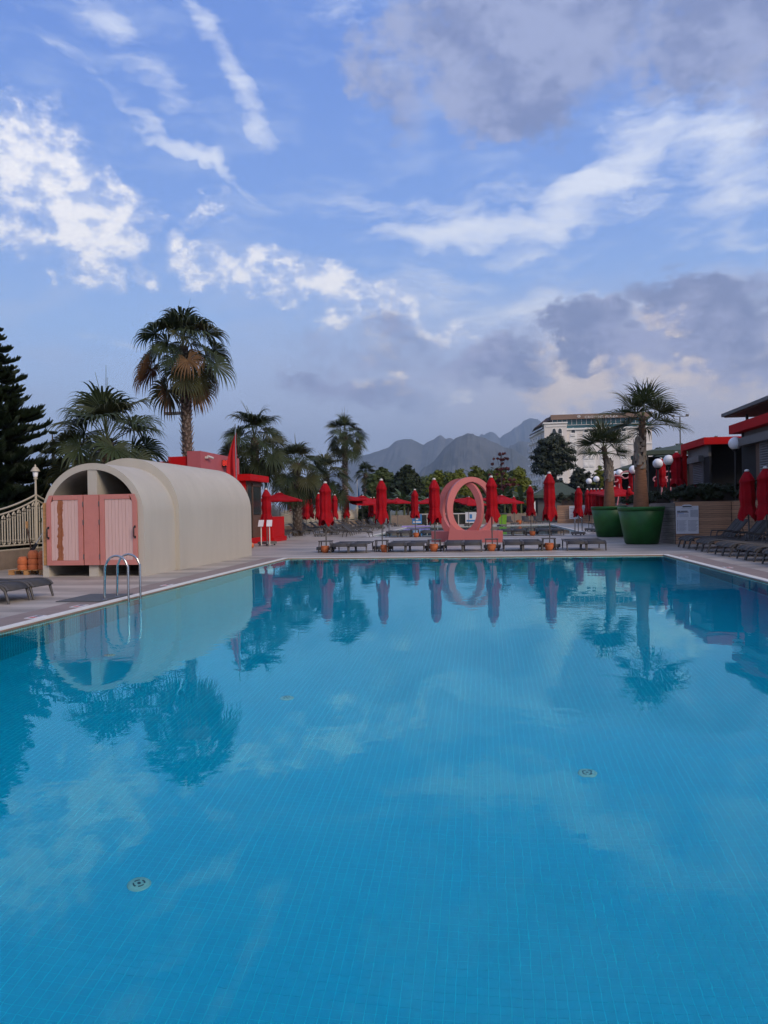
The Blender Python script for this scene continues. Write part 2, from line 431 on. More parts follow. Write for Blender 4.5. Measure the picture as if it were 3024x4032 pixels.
M_hut = mat('grey_hut_boards', (0.10, 0.10, 0.10), 0.7, 0.1, 2)
M_hutroof = mat('green_felt_roof', (0.045, 0.065, 0.045), 0.8, 0.15, 1)
M_soil = mat('soil', (0.05, 0.035, 0.025), 0.95, 0.3, 12, 0.4, 20)
M_trunk = mat('palm_bark', (0.075, 0.052, 0.038), 0.9, 0.35, 6, 0.5, 30, stretch=(1, 1, 3))
M_boot_brown = mat('brown_leaf_bases', (0.115, 0.07, 0.045), 0.9, 0.4, 6, 0.4, 25)
M_boot = mat('palm_boots', (0.215, 0.18, 0.145), 0.85, 0.35, 5, 0.3, 25)
M_fibre = mat('brown_palm_fibre', (0.20, 0.095, 0.05), 0.9, 0.35, 4, 0.4, 40, stretch=(1, 1, 9))
M_stalk = mat('palm_stalk', (0.085, 0.105, 0.035), 0.6, 0.2, 5)
M_leafdry = mat('dry_frond', (0.15, 0.078, 0.028), 0.8, 0.35, 3, rand=0.25)
M_branch = mat('tree_bark', (0.055, 0.042, 0.034), 0.9, 0.3, 5, 0.4, 20)
M_purple = mat('lilac_foam', (0.36, 0.27, 0.62), 0.6, 0.05, 4)
M_lime = mat('lime_plastic', (0.16, 0.36, 0.02), 0.5, 0.08, 4)
M_rubber = mat('grey_rubber', (0.085, 0.09, 0.095), 0.8, 0.1, 6, 0.5, 120)

def leafmat(name, c, rough=0.55, rand=0.2, scale=1.5, var=0.3, trans=0.25):
    m = mat(name, c, rough, var, scale, rand=rand, spec=0.35)
    b = m.node_tree.nodes['Principled BSDF']
    t = m.node_tree; tr = t.nodes.new('ShaderNodeBsdfTranslucent'); mx = t.nodes.new('ShaderNodeMixShader'); mx.inputs[0].default_value = trans
    src = b.inputs['Base Color'].links[0].from_socket
    t.links.new(src, tr.inputs[0]); t.links.new(b.outputs[0], mx.inputs[1]); t.links.new(tr.outputs[0], mx.inputs[2])
    t.links.new(mx.outputs[0], t.nodes['Material Output'].inputs[0]); return m
L_fan = leafmat('fan_palm_leaf', (0.037, 0.054, 0.019))
L_fan2 = leafmat('fan_palm_leaf_olive', (0.064, 0.068, 0.024))
L_pine = leafmat('norfolk_pine_needles', (0.022, 0.038, 0.016), trans=0.1)
L_dark = leafmat('dark_green_leaves', (0.035, 0.052, 0.022))
L_mid = leafmat('mid_green_leaves', (0.075, 0.105, 0.030))
L_lime = leafmat('yellow_green_leaves', (0.150, 0.175, 0.022))
L_red = leafmat('dark_red_leaves', (0.115, 0.026, 0.024))
L_banana = leafmat('banana_leaf', (0.055, 0.085, 0.030), 0.4)
L_con = leafmat('black_green_needles', (0.026, 0.036, 0.020), trans=0.1)
L_hedge = leafmat('hedge_leaves', (0.030, 0.042, 0.016))

# ================================================================== ground, pool, deck
PX0, PX1, PY0, PY1 = -6.84, 5.72, 0.9, 26.0     # main pool
QX0, QX1, QY0, QY1 = -7.2, 6.05, 47.0, 73.5      # second pool
WATER_Z = -0.035
DEPTH = 2.2
M_earth = mat('scrub_ground', (0.085, 0.085, 0.045), 0.95, 0.4, 0.02, 0.2, 1)
g = MB()
S = 13000
# the far ground, as one sheet with a hole where the terrace stands
def frame_sheet(mb, X0, X1, Y0, Y1, x0, x1, y0, y1, z):
    mb.add([(X0, Y0, z), (X1, Y0, z), (X1, Y1, z), (X0, Y1, z), (x0, y0, z), (x1, y0, z), (x1, y1, z), (x0, y1, z)],
           [(0, 1, 5, 4), (1, 2, 6, 5), (2, 3, 7, 6), (3, 0, 4, 7)])
frame_sheet(g, -S, S, -S, S, -16.0, 9.4, -8, 92, -0.7)
tag(g.build('ground', M_earth), kind='structure')
# deck: sheet with two pool openings
g = MB()
BW, CW = 0.62, 0.17     # brown border, white strip
def hole(x0, x1, y0, y1, e): return (x0 - e, x1 + e, y0 - e, y1 + e)
a = hole(PX0, PX1, PY0, PY1, BW + CW); b = hole(QX0, QX1, QY0, QY1, 0.14)
X0, X1, Y0, Y1 = -15.9, 9.6, -8.2, 92
ym = 40
for (yy0, yy1, h) in ((Y0, ym, a), (ym, Y1, b)):
    frame_sheet(g, X0, X1, yy0, yy1, h[0], h[1], h[2], h[3], 0.0)
tag(g.build('deck', M_deck), kind='structure')
g = MB(); g.bb(X0, X1, -8.3, -8.2, -0.8, -0.01); g.bb(X0, X1, 92, 92.1, -0.8, -0.01); g.bb(-16.0, X0, -8.3, 92.1, -0.8, -0.01)
tag(g.build('terrace_edge', M_wallstone), kind='structure')
# brown border: individual stones round the pool
bord = tag(bpy.data.objects.new('pool_border', None), kind='structure'); C.objects.link(bord)
def stones(side):
    L_ = 0.9
    if side in 'LR':
        x = (PX0 - CW - BW) if side == 'L' else (PX1 + CW)
        n = int((PY1 - PY0 + 2 * CW) / L_) + 1; st = (PY1 - PY0 + 2 * CW) / n
        return [(x, PY0 - CW + i * st, BW, st) for i in range(n)]
    y = PY1 + CW
    n = int((PX1 - PX0 + 2 * (CW + BW)) / L_) + 1; st = (PX1 - PX0 + 2 * (CW + BW)) / n
    return [(PX0 - CW - BW + i * st, y, st, BW) for i in range(n)]
proto = {}
for side in 'LRF':
    lst = stones(side)
    for i, (x, y, w_, l_) in enumerate(lst):
        key = (side)
        if key not in proto:
            mb = MB(); mb.bb(0.002, w_ - 0.002, 0.002, l_ - 0.002, -0.04, 0.0)
            proto[key] = mb.mesh('border_stone', mat('border_stone_' + side, (0.25, 0.19, 0.16) if side != 'F' else (0.33, 0.29, 0.255), 0.55, 0.22, 1.2, 0.1, 20, rand=0.05, detail=6))
        link(proto[key], 'border_stone', bord, (x, y, 0.0))
mb = MB(); mb.bb(PX0 - CW - BW, PX1 + CW + BW, PY0 - CW - BW, PY0 - CW, -0.04, 0); mb.build('border_stone', M_band, bord)
mb = MB(); mb.add([(PX0 - CW - BW, PY0 - CW - BW, -0.045), (PX0 - CW, PY0 - CW - BW, -0.045), (PX0 - CW, PY1 + CW + BW, -0.045), (PX0 - CW - BW, PY1 + CW + BW, -0.045),
     (PX1 + CW, PY0 - CW - BW, -0.045), (PX1 + CW + BW, PY0 - CW - BW, -0.045), (PX1 + CW + BW, PY1 + CW + BW, -0.045), (PX1 + CW, PY1 + CW + BW, -0.045),
     (PX0 - CW, PY1 + CW, -0.045), (PX1 + CW, PY1 + CW, -0.045), (PX1 + CW, PY1 + CW + BW, -0.045), (PX0 - CW, PY1 + CW + BW, -0.045)], [(0, 1, 2, 3), (4, 5, 6, 7), (8, 9, 10, 11)])
mb.build('mortar_bed', M_soil, bord)
# white coping strip, in short lengths
cop = tag(bpy.data.objects.new('pool_coping', None), kind='structure'); C.objects.link(cop)
def coping(x0, x1, y0, y1, e, par, m, step=1.0, z=0.004):
    segs = []
    n = round((y1 - y0) / step); s_ = (y1 - y0) / n
    me1 = MB().bb(0, e, 0.0015, s_ - 0.0015, -0.10, z).mesh('coping_length', m)
    for i in range(n):
        link(me1, 'coping_length', par, (x0 - e, y0 + i * s_, 0)); link(me1, 'coping_length', par, (x1, y0 + i * s_, 0))
    w_ = x1 - x0 + 2 * e; n = round(w_ / step); s_ = w_ / n
    me2 = MB().bb(0.0015, s_ - 0.0015, 0, e, -0.10, z).mesh('coping_length', m)
    for i in range(n):
        link(me2, 'coping_length', par, (x0 - e + i * s_, y1, 0)); link(me2, 'coping_length', par, (x0 - e + i * s_, y0 - e, 0))
coping(PX0, PX1, PY0, PY1, CW, cop, M_white_strip)

def tilemat(name, c1, c2, pitch, rough=0.25, grime=0.0):
    m = bpy.data.materials.new(name); m.use_nodes = True; t = m.node_tree; b = t.nodes['Principled BSDF']
    c = t.nodes.new('ShaderNodeNewGeometry'); sc = t.nodes.new('ShaderNodeVectorMath'); sc.operation = 'SCALE'; sc.inputs['Scale'].default_value = 1 / pitch
    fl = t.nodes.new('ShaderNodeVectorMath'); fl.operation = 'FLOOR'; w = t.nodes.new('ShaderNodeTexWhiteNoise')
    t.links.new(c.outputs['Position'], sc.inputs[0]); t.links.new(sc.outputs[0], fl.inputs[0]); t.links.new(fl.outputs[0], w.inputs[0])
    n = t.nodes.new('ShaderNodeTexNoise'); n.inputs['Scale'].default_value = 0.5; n.inputs['Detail'].default_value = 4; t.links.new(c.outputs['Position'], n.inputs['Vector'])
    ad = t.nodes.new('ShaderNodeMath'); ad.operation = 'MULTIPLY_ADD'; t.links.new(w.outputs[0], ad.inputs[0]); ad.inputs[1].default_value = 0.45; t.links.new(n.outputs[0], ad.inputs[2])
    mr = t.nodes.new('ShaderNodeMapRange'); mr.inputs[1].default_value = 0.35; mr.inputs[2].default_value = 1.1; t.links.new(ad.outputs[0], mr.inputs[0])
    mx = t.nodes.new('ShaderNodeMix'); mx.data_type = 'RGBA'; mx.inputs[6].default_value = (*c1, 1); mx.inputs[7].default_value = (*c2, 1)
    t.links.new(mr.outputs[0], mx.inputs[0]); t.links.new(mx.outputs[2], b.inputs['Base Color']); b.inputs['Roughness'].default_value = rough
    return m
PITCH_T = 0.0625
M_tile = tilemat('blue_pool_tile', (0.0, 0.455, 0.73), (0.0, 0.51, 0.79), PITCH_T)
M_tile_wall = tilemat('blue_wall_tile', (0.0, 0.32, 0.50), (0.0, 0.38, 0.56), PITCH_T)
M_tile_brown = tilemat('brown_wall_tile_small', (0.40, 0.20, 0.12), (0.50, 0.27, 0.17), PITCH_T)
M_grout = mat('pale_grout', (0.0, 0.70, 0.92), 0.8, 0.1, 3)
FZ = WATER_Z - DEPTH
pf = MB(); pf.add([(PX0, PY0, FZ), (PX1, PY0, FZ), (PX1, PY1, FZ), (PX0, PY1, FZ)], [(0, 1, 2, 3)])
floor_o = tag(pf.build('pool_floor', M_grout), kind='structure')
nx = int((PX1 - PX0) / PITCH_T); ny = int((PY1 - PY0) / PITCH_T)
gx, gy = 0.0046, 0.0024
def quads(cx, cy, hx, hy, z):
    n = len(cx); V = np.empty((n, 4, 3))
    for k, (sx, sy) in enumerate(((-1, -1), (1, -1), (1, 1), (-1, 1))):
        V[:, k, 0] = cx + sx * hx; V[:, k, 1] = cy + sy * hy; V[:, k, 2] = z
    return V.reshape(-1, 3), np.arange(n * 4).reshape(n, 4)
ix, iy = np.meshgrid(np.arange(nx), np.arange(ny), indexing='ij'); ix = ix.ravel(); iy = iy.ravel()
cx = PX0 + (ix + 0.5) * PITCH_T; cyy = PY0 + (iy + 0.5) * PITCH_T
# the 300 tiles that show largest: nearest the camera inside the view
d2 = np.hypot(cx, cyy)
infr = (cyy > 4.25) & (cx > -0.50 * cyy * 1.0 - 0.4) & (cx < cyy * 0.33)
order = np.argsort(np.where(infr, cyy * 10 + np.abs(cx + 0.5), 1e9))[:300]
mask = np.ones(len(cx), bool); mask[order] = False
rs = np.random.RandomState(3)
gxv = np.where(ix % 8 == 0, 0.0075, gx); gyv = np.where(iy % 8 == 0, 0.0042, gy)
V, F = quads(cx[mask], cyy[mask], (PITCH_T - gxv[mask]) / 2, (PITCH_T - gyv[mask]) / 2, FZ + 0.0015 + rs.rand(mask.sum()) * 0.0006)
link(arr_mesh('tiles', V, F, M_tile), 'tiles', floor_o, kind='stuff')
hx_, hy_ = (PITCH_T - gx) / 2, (PITCH_T - gy) / 2
mb = MB(); mb.bb(-hx_, hx_, -hy_, hy_, -0.0012, 0.0018); tile_me = mb.mesh('tile', M_tile)
for k in order: link(tile_me, 'tile', floor_o, (cx[k], cyy[k], FZ))
# pool walls with their tiles
def wall_tiles(name, fixed, axis, a0, a1, nrm, z0, z1, m, mg):
    w = MB()
    if axis == 'y': w.add([(fixed, a0, z0), (fixed, a1, z0), (fixed, a1, z1), (fixed, a0, z1)], [(0, 1, 2, 3)])
    else: w.add([(a0, fixed, z0), (a1, fixed, z0), (a1, fixed, z1), (a0, fixed, z1)], [(0, 1, 2, 3)])
    o = tag(w.build(name, mg), kind='structure')
    na = int((a1 - a0) / PITCH_T); nz_ = int((z1 - z0) / PITCH_T)
    for (k0, k1, mm) in ((0, nz_ - 7, m), (nz_ - 7, nz_, M_tile_brown)):
        i, k = np.meshgrid(np.arange(na), np.arange(k0, k1), indexing='ij'); i = i.ravel(); k = k.ravel()
        A = a0 + (i + 0.5) * PITCH_T; Z = z1 - (nz_ - k - 0.5) * PITCH_T
        V, F = quads(A, Z, PITCH_T / 2 - 0.003, PITCH_T / 2 - 0.003, 0.0)
        P3 = np.empty_like(V)
        if axis == 'y': P3[:, 0] = fixed + nrm * 0.002; P3[:, 1] = V[:, 0]; P3[:, 2] = V[:, 1]
        else: P3[:, 0] = V[:, 0]; P3[:, 1] = fixed + nrm * 0.002; P3[:, 2] = V[:, 1]
        link(arr_mesh('tiles', P3, F, mm), 'tiles', o, kind='stuff')
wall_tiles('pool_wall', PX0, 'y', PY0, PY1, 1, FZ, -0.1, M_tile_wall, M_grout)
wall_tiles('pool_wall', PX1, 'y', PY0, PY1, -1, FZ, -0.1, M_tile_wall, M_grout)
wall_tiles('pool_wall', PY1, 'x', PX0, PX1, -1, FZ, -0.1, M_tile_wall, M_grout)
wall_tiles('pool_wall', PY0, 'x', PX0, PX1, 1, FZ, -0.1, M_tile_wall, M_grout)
# inner faces of the coping above the water
c_ = MB()
for (x0, x1, y0, y1) in ((PX0 - 0.001, PX0 + 0.001, PY0, PY1), (PX1 - 0.001, PX1 + 0.001, PY0, PY1), (PX0, PX1, PY1 - 0.001, PY1 + 0.001), (PX0, PX1, PY0 - 0.001, PY0 + 0.001)):
    c_.bb(x0, x1, y0, y1, -0.11, -0.012)
tag(c_.build('coping_face', M_brown_tile), kind='structure')

def watermat(name, tint, b1, b2, s1=1.2, s2=7.0):
    m = bpy.data.materials.new(name); m.use_nodes = True; t = m.node_tree; t.nodes.clear()
    o = t.nodes.new('ShaderNodeOutputMaterial')
    gl = t.nodes.new('ShaderNodeBsdfGlass'); gl.inputs['IOR'].default_value = 1.333; gl.inputs['Roughness'].default_value = 0.0; gl.inputs['Color'].default_value = (*tint, 1)
    c = t.nodes.new('ShaderNodeNewGeometry'); mp = t.nodes.new('ShaderNodeMapping'); mp.inputs['Scale'].default_value = (1, 1, 1); t.links.new(c.outputs['Position'], mp.inputs[0])
    n1 = t.nodes.new('ShaderNodeTexNoise'); n1.inputs['Scale'].default_value = s1; n1.inputs['Detail'].default_value = 2
    n2 = t.nodes.new('ShaderNodeTexNoise'); n2.inputs['Scale'].default_value = s2; n2.inputs['Detail'].default_value = 2
    n3 = t.nodes.new('ShaderNodeTexNoise'); n3.inputs['Scale'].default_value = 0.25; n3.inputs['Detail'].default_value = 2
    for n in (n1, n2, n3): t.links.new(mp.outputs[0], n.inputs['Vector'])
    patch = t.nodes.new('ShaderNodeMapRange'); patch.inputs[1].default_value = 0.42; patch.inputs[2].default_value = 0.66; patch.inputs[3].default_value = 0.12; t.links.new(n3.outputs[0], patch.inputs[0])
    bp1 = t.nodes.new('ShaderNodeBump'); bp1.inputs['Strength'].default_value = 1.0; bp1.inputs['Distance'].default_value = b1; t.links.new(n1.outputs[0], bp1.inputs['Height'])
    mu = t.nodes.new('ShaderNodeMath'); mu.operation = 'MULTIPLY'; t.links.new(n2.outputs[0], mu.inputs[0]); t.links.new(patch.outputs[0], mu.inputs[1])
    bp2 = t.nodes.new('ShaderNodeBump'); bp2.inputs['Strength'].default_value = 1.0; bp2.inputs['Distance'].default_value = b2; t.links.new(mu.outputs[0], bp2.inputs['Height'])
    t.links.new(bp1.outputs[0], bp2.inputs['Normal']); t.links.new(bp2.outputs[0], gl.inputs['Normal']); t.links.new(gl.outputs[0], o.inputs[0])
    return m
M_water = watermat('pool_water', (0.55, 1.0, 1.0), 0.0028, 0.0017)
w = MB(); w.add([(PX0, PY0, WATER_Z), (PX1, PY0, WATER_Z), (PX1, PY1, WATER_Z), (PX0, PY1, WATER_Z)], [(0, 1, 2, 3)])
tag(w.build('pool_water', M_water), kind='structure')
# second pool
M_tile2 = tilemat('grey_blue_pool_tile', (0.03, 0.12, 0.16), (0.05, 0.16, 0.20), 0.12)
w = MB(); w.add([(QX0, QY0, -1.2), (QX1, QY0, -1.2), (QX1, QY1, -1.2), (QX0, QY1, -1.2)], [(0, 1, 2, 3)])
tag(w.build('far_pool_floor', M_tile2), kind='structure')
w = MB()
for a0, b0, a1, b1 in ((QX0, QY0, QX0, QY1), (QX1, QY0, QX1, QY1), (QX0, QY0, QX1, QY0), (QX0, QY1, QX1, QY1)):
    w.add([(a0, b0, -1.2), (a1, b1, -1.2), (a1, b1, -0.05), (a0, b0, -0.05)], [(0, 1, 2, 3)])
tag(w.build('far_pool_wall', M_tile2), kind='structure')
cop2 = tag(bpy.data.objects.new('far_pool_coping', None), kind='structure'); C.objects.link(cop2)
coping(QX0, QX1, QY0, QY1, 0.14, cop2, M_white_strip, 2.2)
w = MB(); w.add([(QX0, QY0, -0.06), (QX1, QY0, -0.06), (QX1, QY1, -0.06), (QX0, QY1, -0.06)], [(0, 1, 2, 3)])
tag(w.build('far_pool_water', watermat('far_pool_water', (0.8, 0.95, 1), 0.003, 0.002)), kind='structure')

# floor inlets under the water
def inlet(loc, label, r=0.082):
    e = empty('floor_inlet', loc, label, 'pool inlet', 'round inlets on the pool floor')
    m = MB(); m.lathe([(0.001, 0.014), (r * 0.6, 0.014), (r * 0.93, 0.010), (r, 0.0)], 28); m.build('cover', M_cap, e)
    s = MB()
    for k in range(4):
        a0 = k * PI / 2 + 0.25
        pts = [(r * 0.45 * math.cos(a0 + t * 0.27), r * 0.45 * math.sin(a0 + t * 0.27), 0.0155) for t in range(5)]
        s.tube(pts, 0.006, 5)
    s.tube([(0, 0, 0.012), (0, 0, 0.018)], 0.012, 8)
    s.build('slot', M_black, e)
    return e
def through_water(px, py):
    d = ray(px, py); s = (WATER_Z - CAM_H) / d.z; p = Vector((d.x * s, d.y * s))
    h = Vector((d.x, d.y)).normalized(); c_el = Vector((d.x, d.y)).length / d.length
    cw = c_el / 1.333; t = DEPTH * cw / math.sqrt(1 - cw * cw)
    return Vector((p.x + h.x * t, p.y + h.y * t, FZ + 0.003))
for (px, py, lb) in ((548, 3483, 'white round floor inlet under the water, nearest one, at lower left of the pool'),
                     (2312, 3045, 'white round floor inlet under the water on the right side of the pool'),
                     (1130, 2749, 'white round floor inlet under the middle of the pool, beyond the tall palm reflection'),
                     (432, 2580, 'white round floor inlet below the pink door reflection, left side of pool')):
    inlet(through_water(px, py), lb)

# ================================================================== beach cabin (barrel vault)
def arch_pts(xc, r, hs, n=28, z0=0.0):
    """outline of a round-topped door shape: up the right side, over, down the left"""
    pts = [(xc + r, z0)]
    for i in range(n + 1):
        a = PI * i / n; pts.append((xc + r * math.cos(a), hs + r * math.sin(a)))
    pts.append((xc - r, z0)); return pts
CX, CYF = -10.22, 19.0
RO, HS = 1.42, 1.55
cab = empty('beach_cabin', (CX, CYF, 0), 'cream barrel-vaulted beach cabin with pink plank doors beside the pool', 'cabin')
def shell(mb, r_out, r_in, hs, y0, y1):
    o = arch_pts(0, r_out, hs, 32); i = arch_pts(0, r_in, hs, 32); n = len(o)
    vs = [(p[0], y0, p[1]) for p in o] + [(p[0], y0, p[1]) for p in i] + [(p[0], y1, p[1]) for p in o] + [(p[0], y1, p[1]) for p in i]
    fs = []
    for k in range(n - 1):
        fs.append((n + k, n + k + 1, k + 1, k)); fs.append((2 * n + k, 2 * n + k + 1, 3 * n + k + 1, 3 * n + k))
    mb.add(vs, fs)
    fo = [(k, k + 1, 2 * n + k + 1, 2 * n + k) for k in range(n - 1)]
    fi = [(n + k, 3 * n + k, 3 * n + k + 1, n + k + 1) for k in range(n - 1)]
    mb.add(vs, fo + fi, True)
    mb.add(vs, [(0, n, 3 * n, 2 * n), (n - 1, 2 * n - 1 + 0, 4 * n - 1, 3 * n - 1)])
mb = MB(); shell(mb, RO, RO - 0.17, HS, 0, 2.0); vfront = mb.build('front_vault', M_cream, cab)
mb = MB(); shell(mb, RO + 0.13, RO - 0.16, HS + 0.13, 2.0, 8.8)
ap = arch_pts(0, RO - 0.16, HS + 0.13, 24)
mb.add([(p[0], 8.7, p[1]) for p in ap], [tuple(range(len(ap)))])
mb.build('rear_vault', M_cream, cab)
mb = MB(); mb.bb(-0.13, 0.13, 0.02, 1.9, 0, 2.80); mb.build('dividing_wall', M_cream, cab)
# doors: frame and planks following the arch on the outer side
DY = -0.045
def door(side, label=None):
    s = side
    d = MB()
    zb, zt = 0.30, 2.14
    xi, xo = 0.235, 1.255                # hinge stile, outer stile
    def xout(z):                          # outer edge follows the vault
        return xo if z < HS + 0.12 else min(xo, 0.01 + math.sqrt(max(0, (RO - 0.115) ** 2 - (z - HS) ** 2)))
    def bar(pts): d.prism([(s * p[0], p[1]) for p in (pts if s > 0 else pts[::-1])], 'y', DY - 0.025, DY + 0.03)
    bar([(xi, zb), (xi + 0.13, zb), (xi + 0.13, zt), (xi, zt)])
    bar([(xi + 0.132, zb), (xo - 0.122, zb), (xo - 0.122, zb + 0.125), (xi + 0.132, zb + 0.125)])
    bar([(xi + 0.132, zt - 0.125), (xout(zt - .06) - 0.14, zt - 0.125), (xout(zt - .06) - 0.14, zt), (xi + 0.132, zt)])
    zs = [zb, HS, 1.72, 1.84, 1.95, 2.05, zt]
    bar([(xout(z) - 0.12, z) for z in zs][::-1] + [(xout(z), z) for z in zs])
    do = d.build('door', M_pink_dark, cab)
    n = 8; x0, x1 = xi + 0.134, xo - 0.122; st = (x1 - x0) / n
    for k in range(n):
        a, b = x0 + k * st + 0.003, x0 + (k + 1) * st - 0.003
        def lim(x):
            z = zt - 0.13
            while z > 1.4 and xout(z) - 0.122 < x: z -= 0.01
            return z
        za, zb2 = lim(a), lim(b)
        p = MB(); poly = [(s * a, zb + 0.128), (s * b, zb + 0.128), (s * b, zb2), (s * a, za)]
        p.prism(poly if s > 0 else poly[::-1], 'y', DY - 0.008 - 0.003 * (k % 2), DY + 0.012)
        pl = p.build('plank', M_pink_pale, do)
        if s < 0 and k in (4, 5, 6):
            pl.data.materials[0] = M_rotplank; pl['label'] = 'stained plank with peeling brown paint'
    h = MB()
    xh = s * 1.20
    h.tube([(xh, DY - 0.03, 1.02), (xh, DY - 0.095, 1.04), (xh, DY - 0.095, 1.27), (xh, DY - 0.03, 1.29)], 0.017, 8)
    h.box((xh, DY - 0.032, 1.02), (0.045, 0.012, 0.06)); h.box((xh, DY - 0.032, 1.29), (0.045, 0.012, 0.06))
    h.build('handle', M_black, do)
    for z in (0.52, 1.42, 1.90):
        hm = MB(); hm.box((s * 0.222, DY - 0.028, z), (0.028, 0.014, 0.13)); hm.build('hinge', M_gunmetal, do)
    return do
# rotten strip on the left door
M_rotplank = mat('rotten_pink_board', (0.62, 0.41, 0.375), 0.75, 0.07, 4, 0.2, 60, stretch=(8, 1, 0.5))
t = M_rotplank.node_tree; b = t.nodes['Principled BSDF']; src = b.inputs['Base Color'].links[0].from_socket
g_ = t.nodes.new('ShaderNodeTexCoord'); sp = t.nodes.new('ShaderNodeSeparateXYZ'); t.links.new(g_.outputs['Object'], sp.inputs[0])
nn = t.nodes.new('ShaderNodeTexNoise'); nn.inputs['Scale'].default_value = 9; nn.inputs['Detail'].default_value = 6; t.links.new(g_.outputs['Object'], nn.inputs['Vector'])
def tm(op, a, b_, c_=None):
    n = t.nodes.new('ShaderNodeMath'); n.operation = op
    for i, v in enumerate((a, b_, c_)):
        if v is None: continue
        if isinstance(v, bpy.types.NodeSocket): t.links.new(v, n.inputs[i])
        else: n.inputs[i].default_value = v
    return n.outputs[0]
xx = tm('ADD', sp.outputs[0], tm('MULTIPLY_ADD', sp.outputs[2], -0.02, 0.90)); xx = tm('ABSOLUTE', xx, 0)
wd = tm('MULTIPLY_ADD', nn.outputs[0], 0.17, -0.012)
k1 = tm('LESS_THAN', xx, wd)
mx = t.nodes.new('ShaderNodeMix'); mx.data_type = 'RGBA'; t.links.new(k1, mx.inputs[0]); t.links.new(src, mx.inputs[6])
mx2 = t.nodes.new('ShaderNodeMix'); mx2.data_type = 'RGBA'; t.links.new(nn.outputs[0], mx2.inputs[0]); mx2.inputs[6].default_value = (0.17, 0.035, 0.014, 1); mx2.inputs[7].default_value = (0.44, 0.17, 0.07, 1)
t.links.new(mx2.outputs[2], mx.inputs[7]); t.links.new(mx.outputs[2], b.inputs['Base Color'])
door(-1)['label'] = 'left pink door with a peeling brown strip'
door(1)
p = MB(); p.bb(-0.207, 0.207, DY - 0.022, DY + 0.03, 0.30, 2.14); p.build('centre_panel', M_pink_dark, cab)
p = MB(); p.bb(-1.262, -1.385, -0.012, 0.02, 0.30, 1.95); p.build('bare_jamb', M_pallet, cab)

# ================================================================== pool ladder, mat, depth tiles
def ladder(loc, rz, label, H=0.62, group=None, steps=True, out=0.30):
    e = empty('pool_ladder', loc, label, 'pool ladder', group, rz)
    for sy in (-0.25, 0.25):
        r_ = 0.21
        pts = [(-0.26, sy, 0.0), (-0.24, sy, H)] + [(-0.24 + r_ + 0.02 - r_ * math.cos(a), sy, H + r_ * math.sin(a)) for a in [PI * k / 12 for k in range(1, 12)]] + [(0.22, sy, H), (0.22, sy, -0.9 if steps else -0.5)]
        MB().tube(pts, 0.021, 12).build('rail', M_chrome, e)
        MB().lathe([(0.0, 0.02), (0.05, 0.015), (0.055, 0.0)], 16, (-0.26, sy, 0.003)).build('flange', M_chrome, e)
    if steps:
        for z in (-0.22, -0.47, -0.72): MB().box((0.20, 0, z), (0.09, 0.48, 0.03)).build('step', M_chrome, e)
    return e
lp = ground(462, 2366); ladder((PX0 - 0.06, 13.95, 0), 0, 'polished steel pool ladder with looped handrails at the left pool edge')
e = MB().bb(-0.55, 0.35, -0.55, 0.75, 0.0, 0.014).build('rubber_mat', M_rubber, None, (PX0 - 0.55, 13.9, 0.002))
tag(e, 'dark grey rubber mat lying on the stones behind the steel ladder', 'mat')
def depth_tile(y, x, label, rz=0):
    e = empty('depth_marker', (x, y, 0.001), label, 'depth marker', None, rz)
    MB().bb(-0.09, 0.09, -0.17, 0.17, 0, 0.006).build('plate', M_paper, e)
    MB().bb(-0.055, 0.055, -0.13, -0.02, 0.006, 0.0075).build('print', M_ink_red, e)
    MB().bb(-0.05, 0.05, 0.02, 0.13, 0.006, 0.0075).build('print', M_ink_dark, e)
p_ = ground(290, 2387); depth_tile(p_.y, PX0 - 0.30, 'small white and red plate on the brown border before the rubber mat')
p_ = ground(650, 2304); depth_tile(p_.y, PX0 - 0.30, 'small white plate on the brown border beside the cabin wall')
p_ = ground(118, 2430); depth_tile(p_.y, PX0 - 0.27, 'small pale plate on the brown border nearest the camera on the left')
p_ = ground(2700, 2193); depth_tile(p_.y, PX1 + 0.32, 'small white plate on the right border near the far corner')
p_ = ground(2866, 2235); depth_tile(p_.y, PX1 + 0.32, 'small white plate on the right border in front of the loungers')

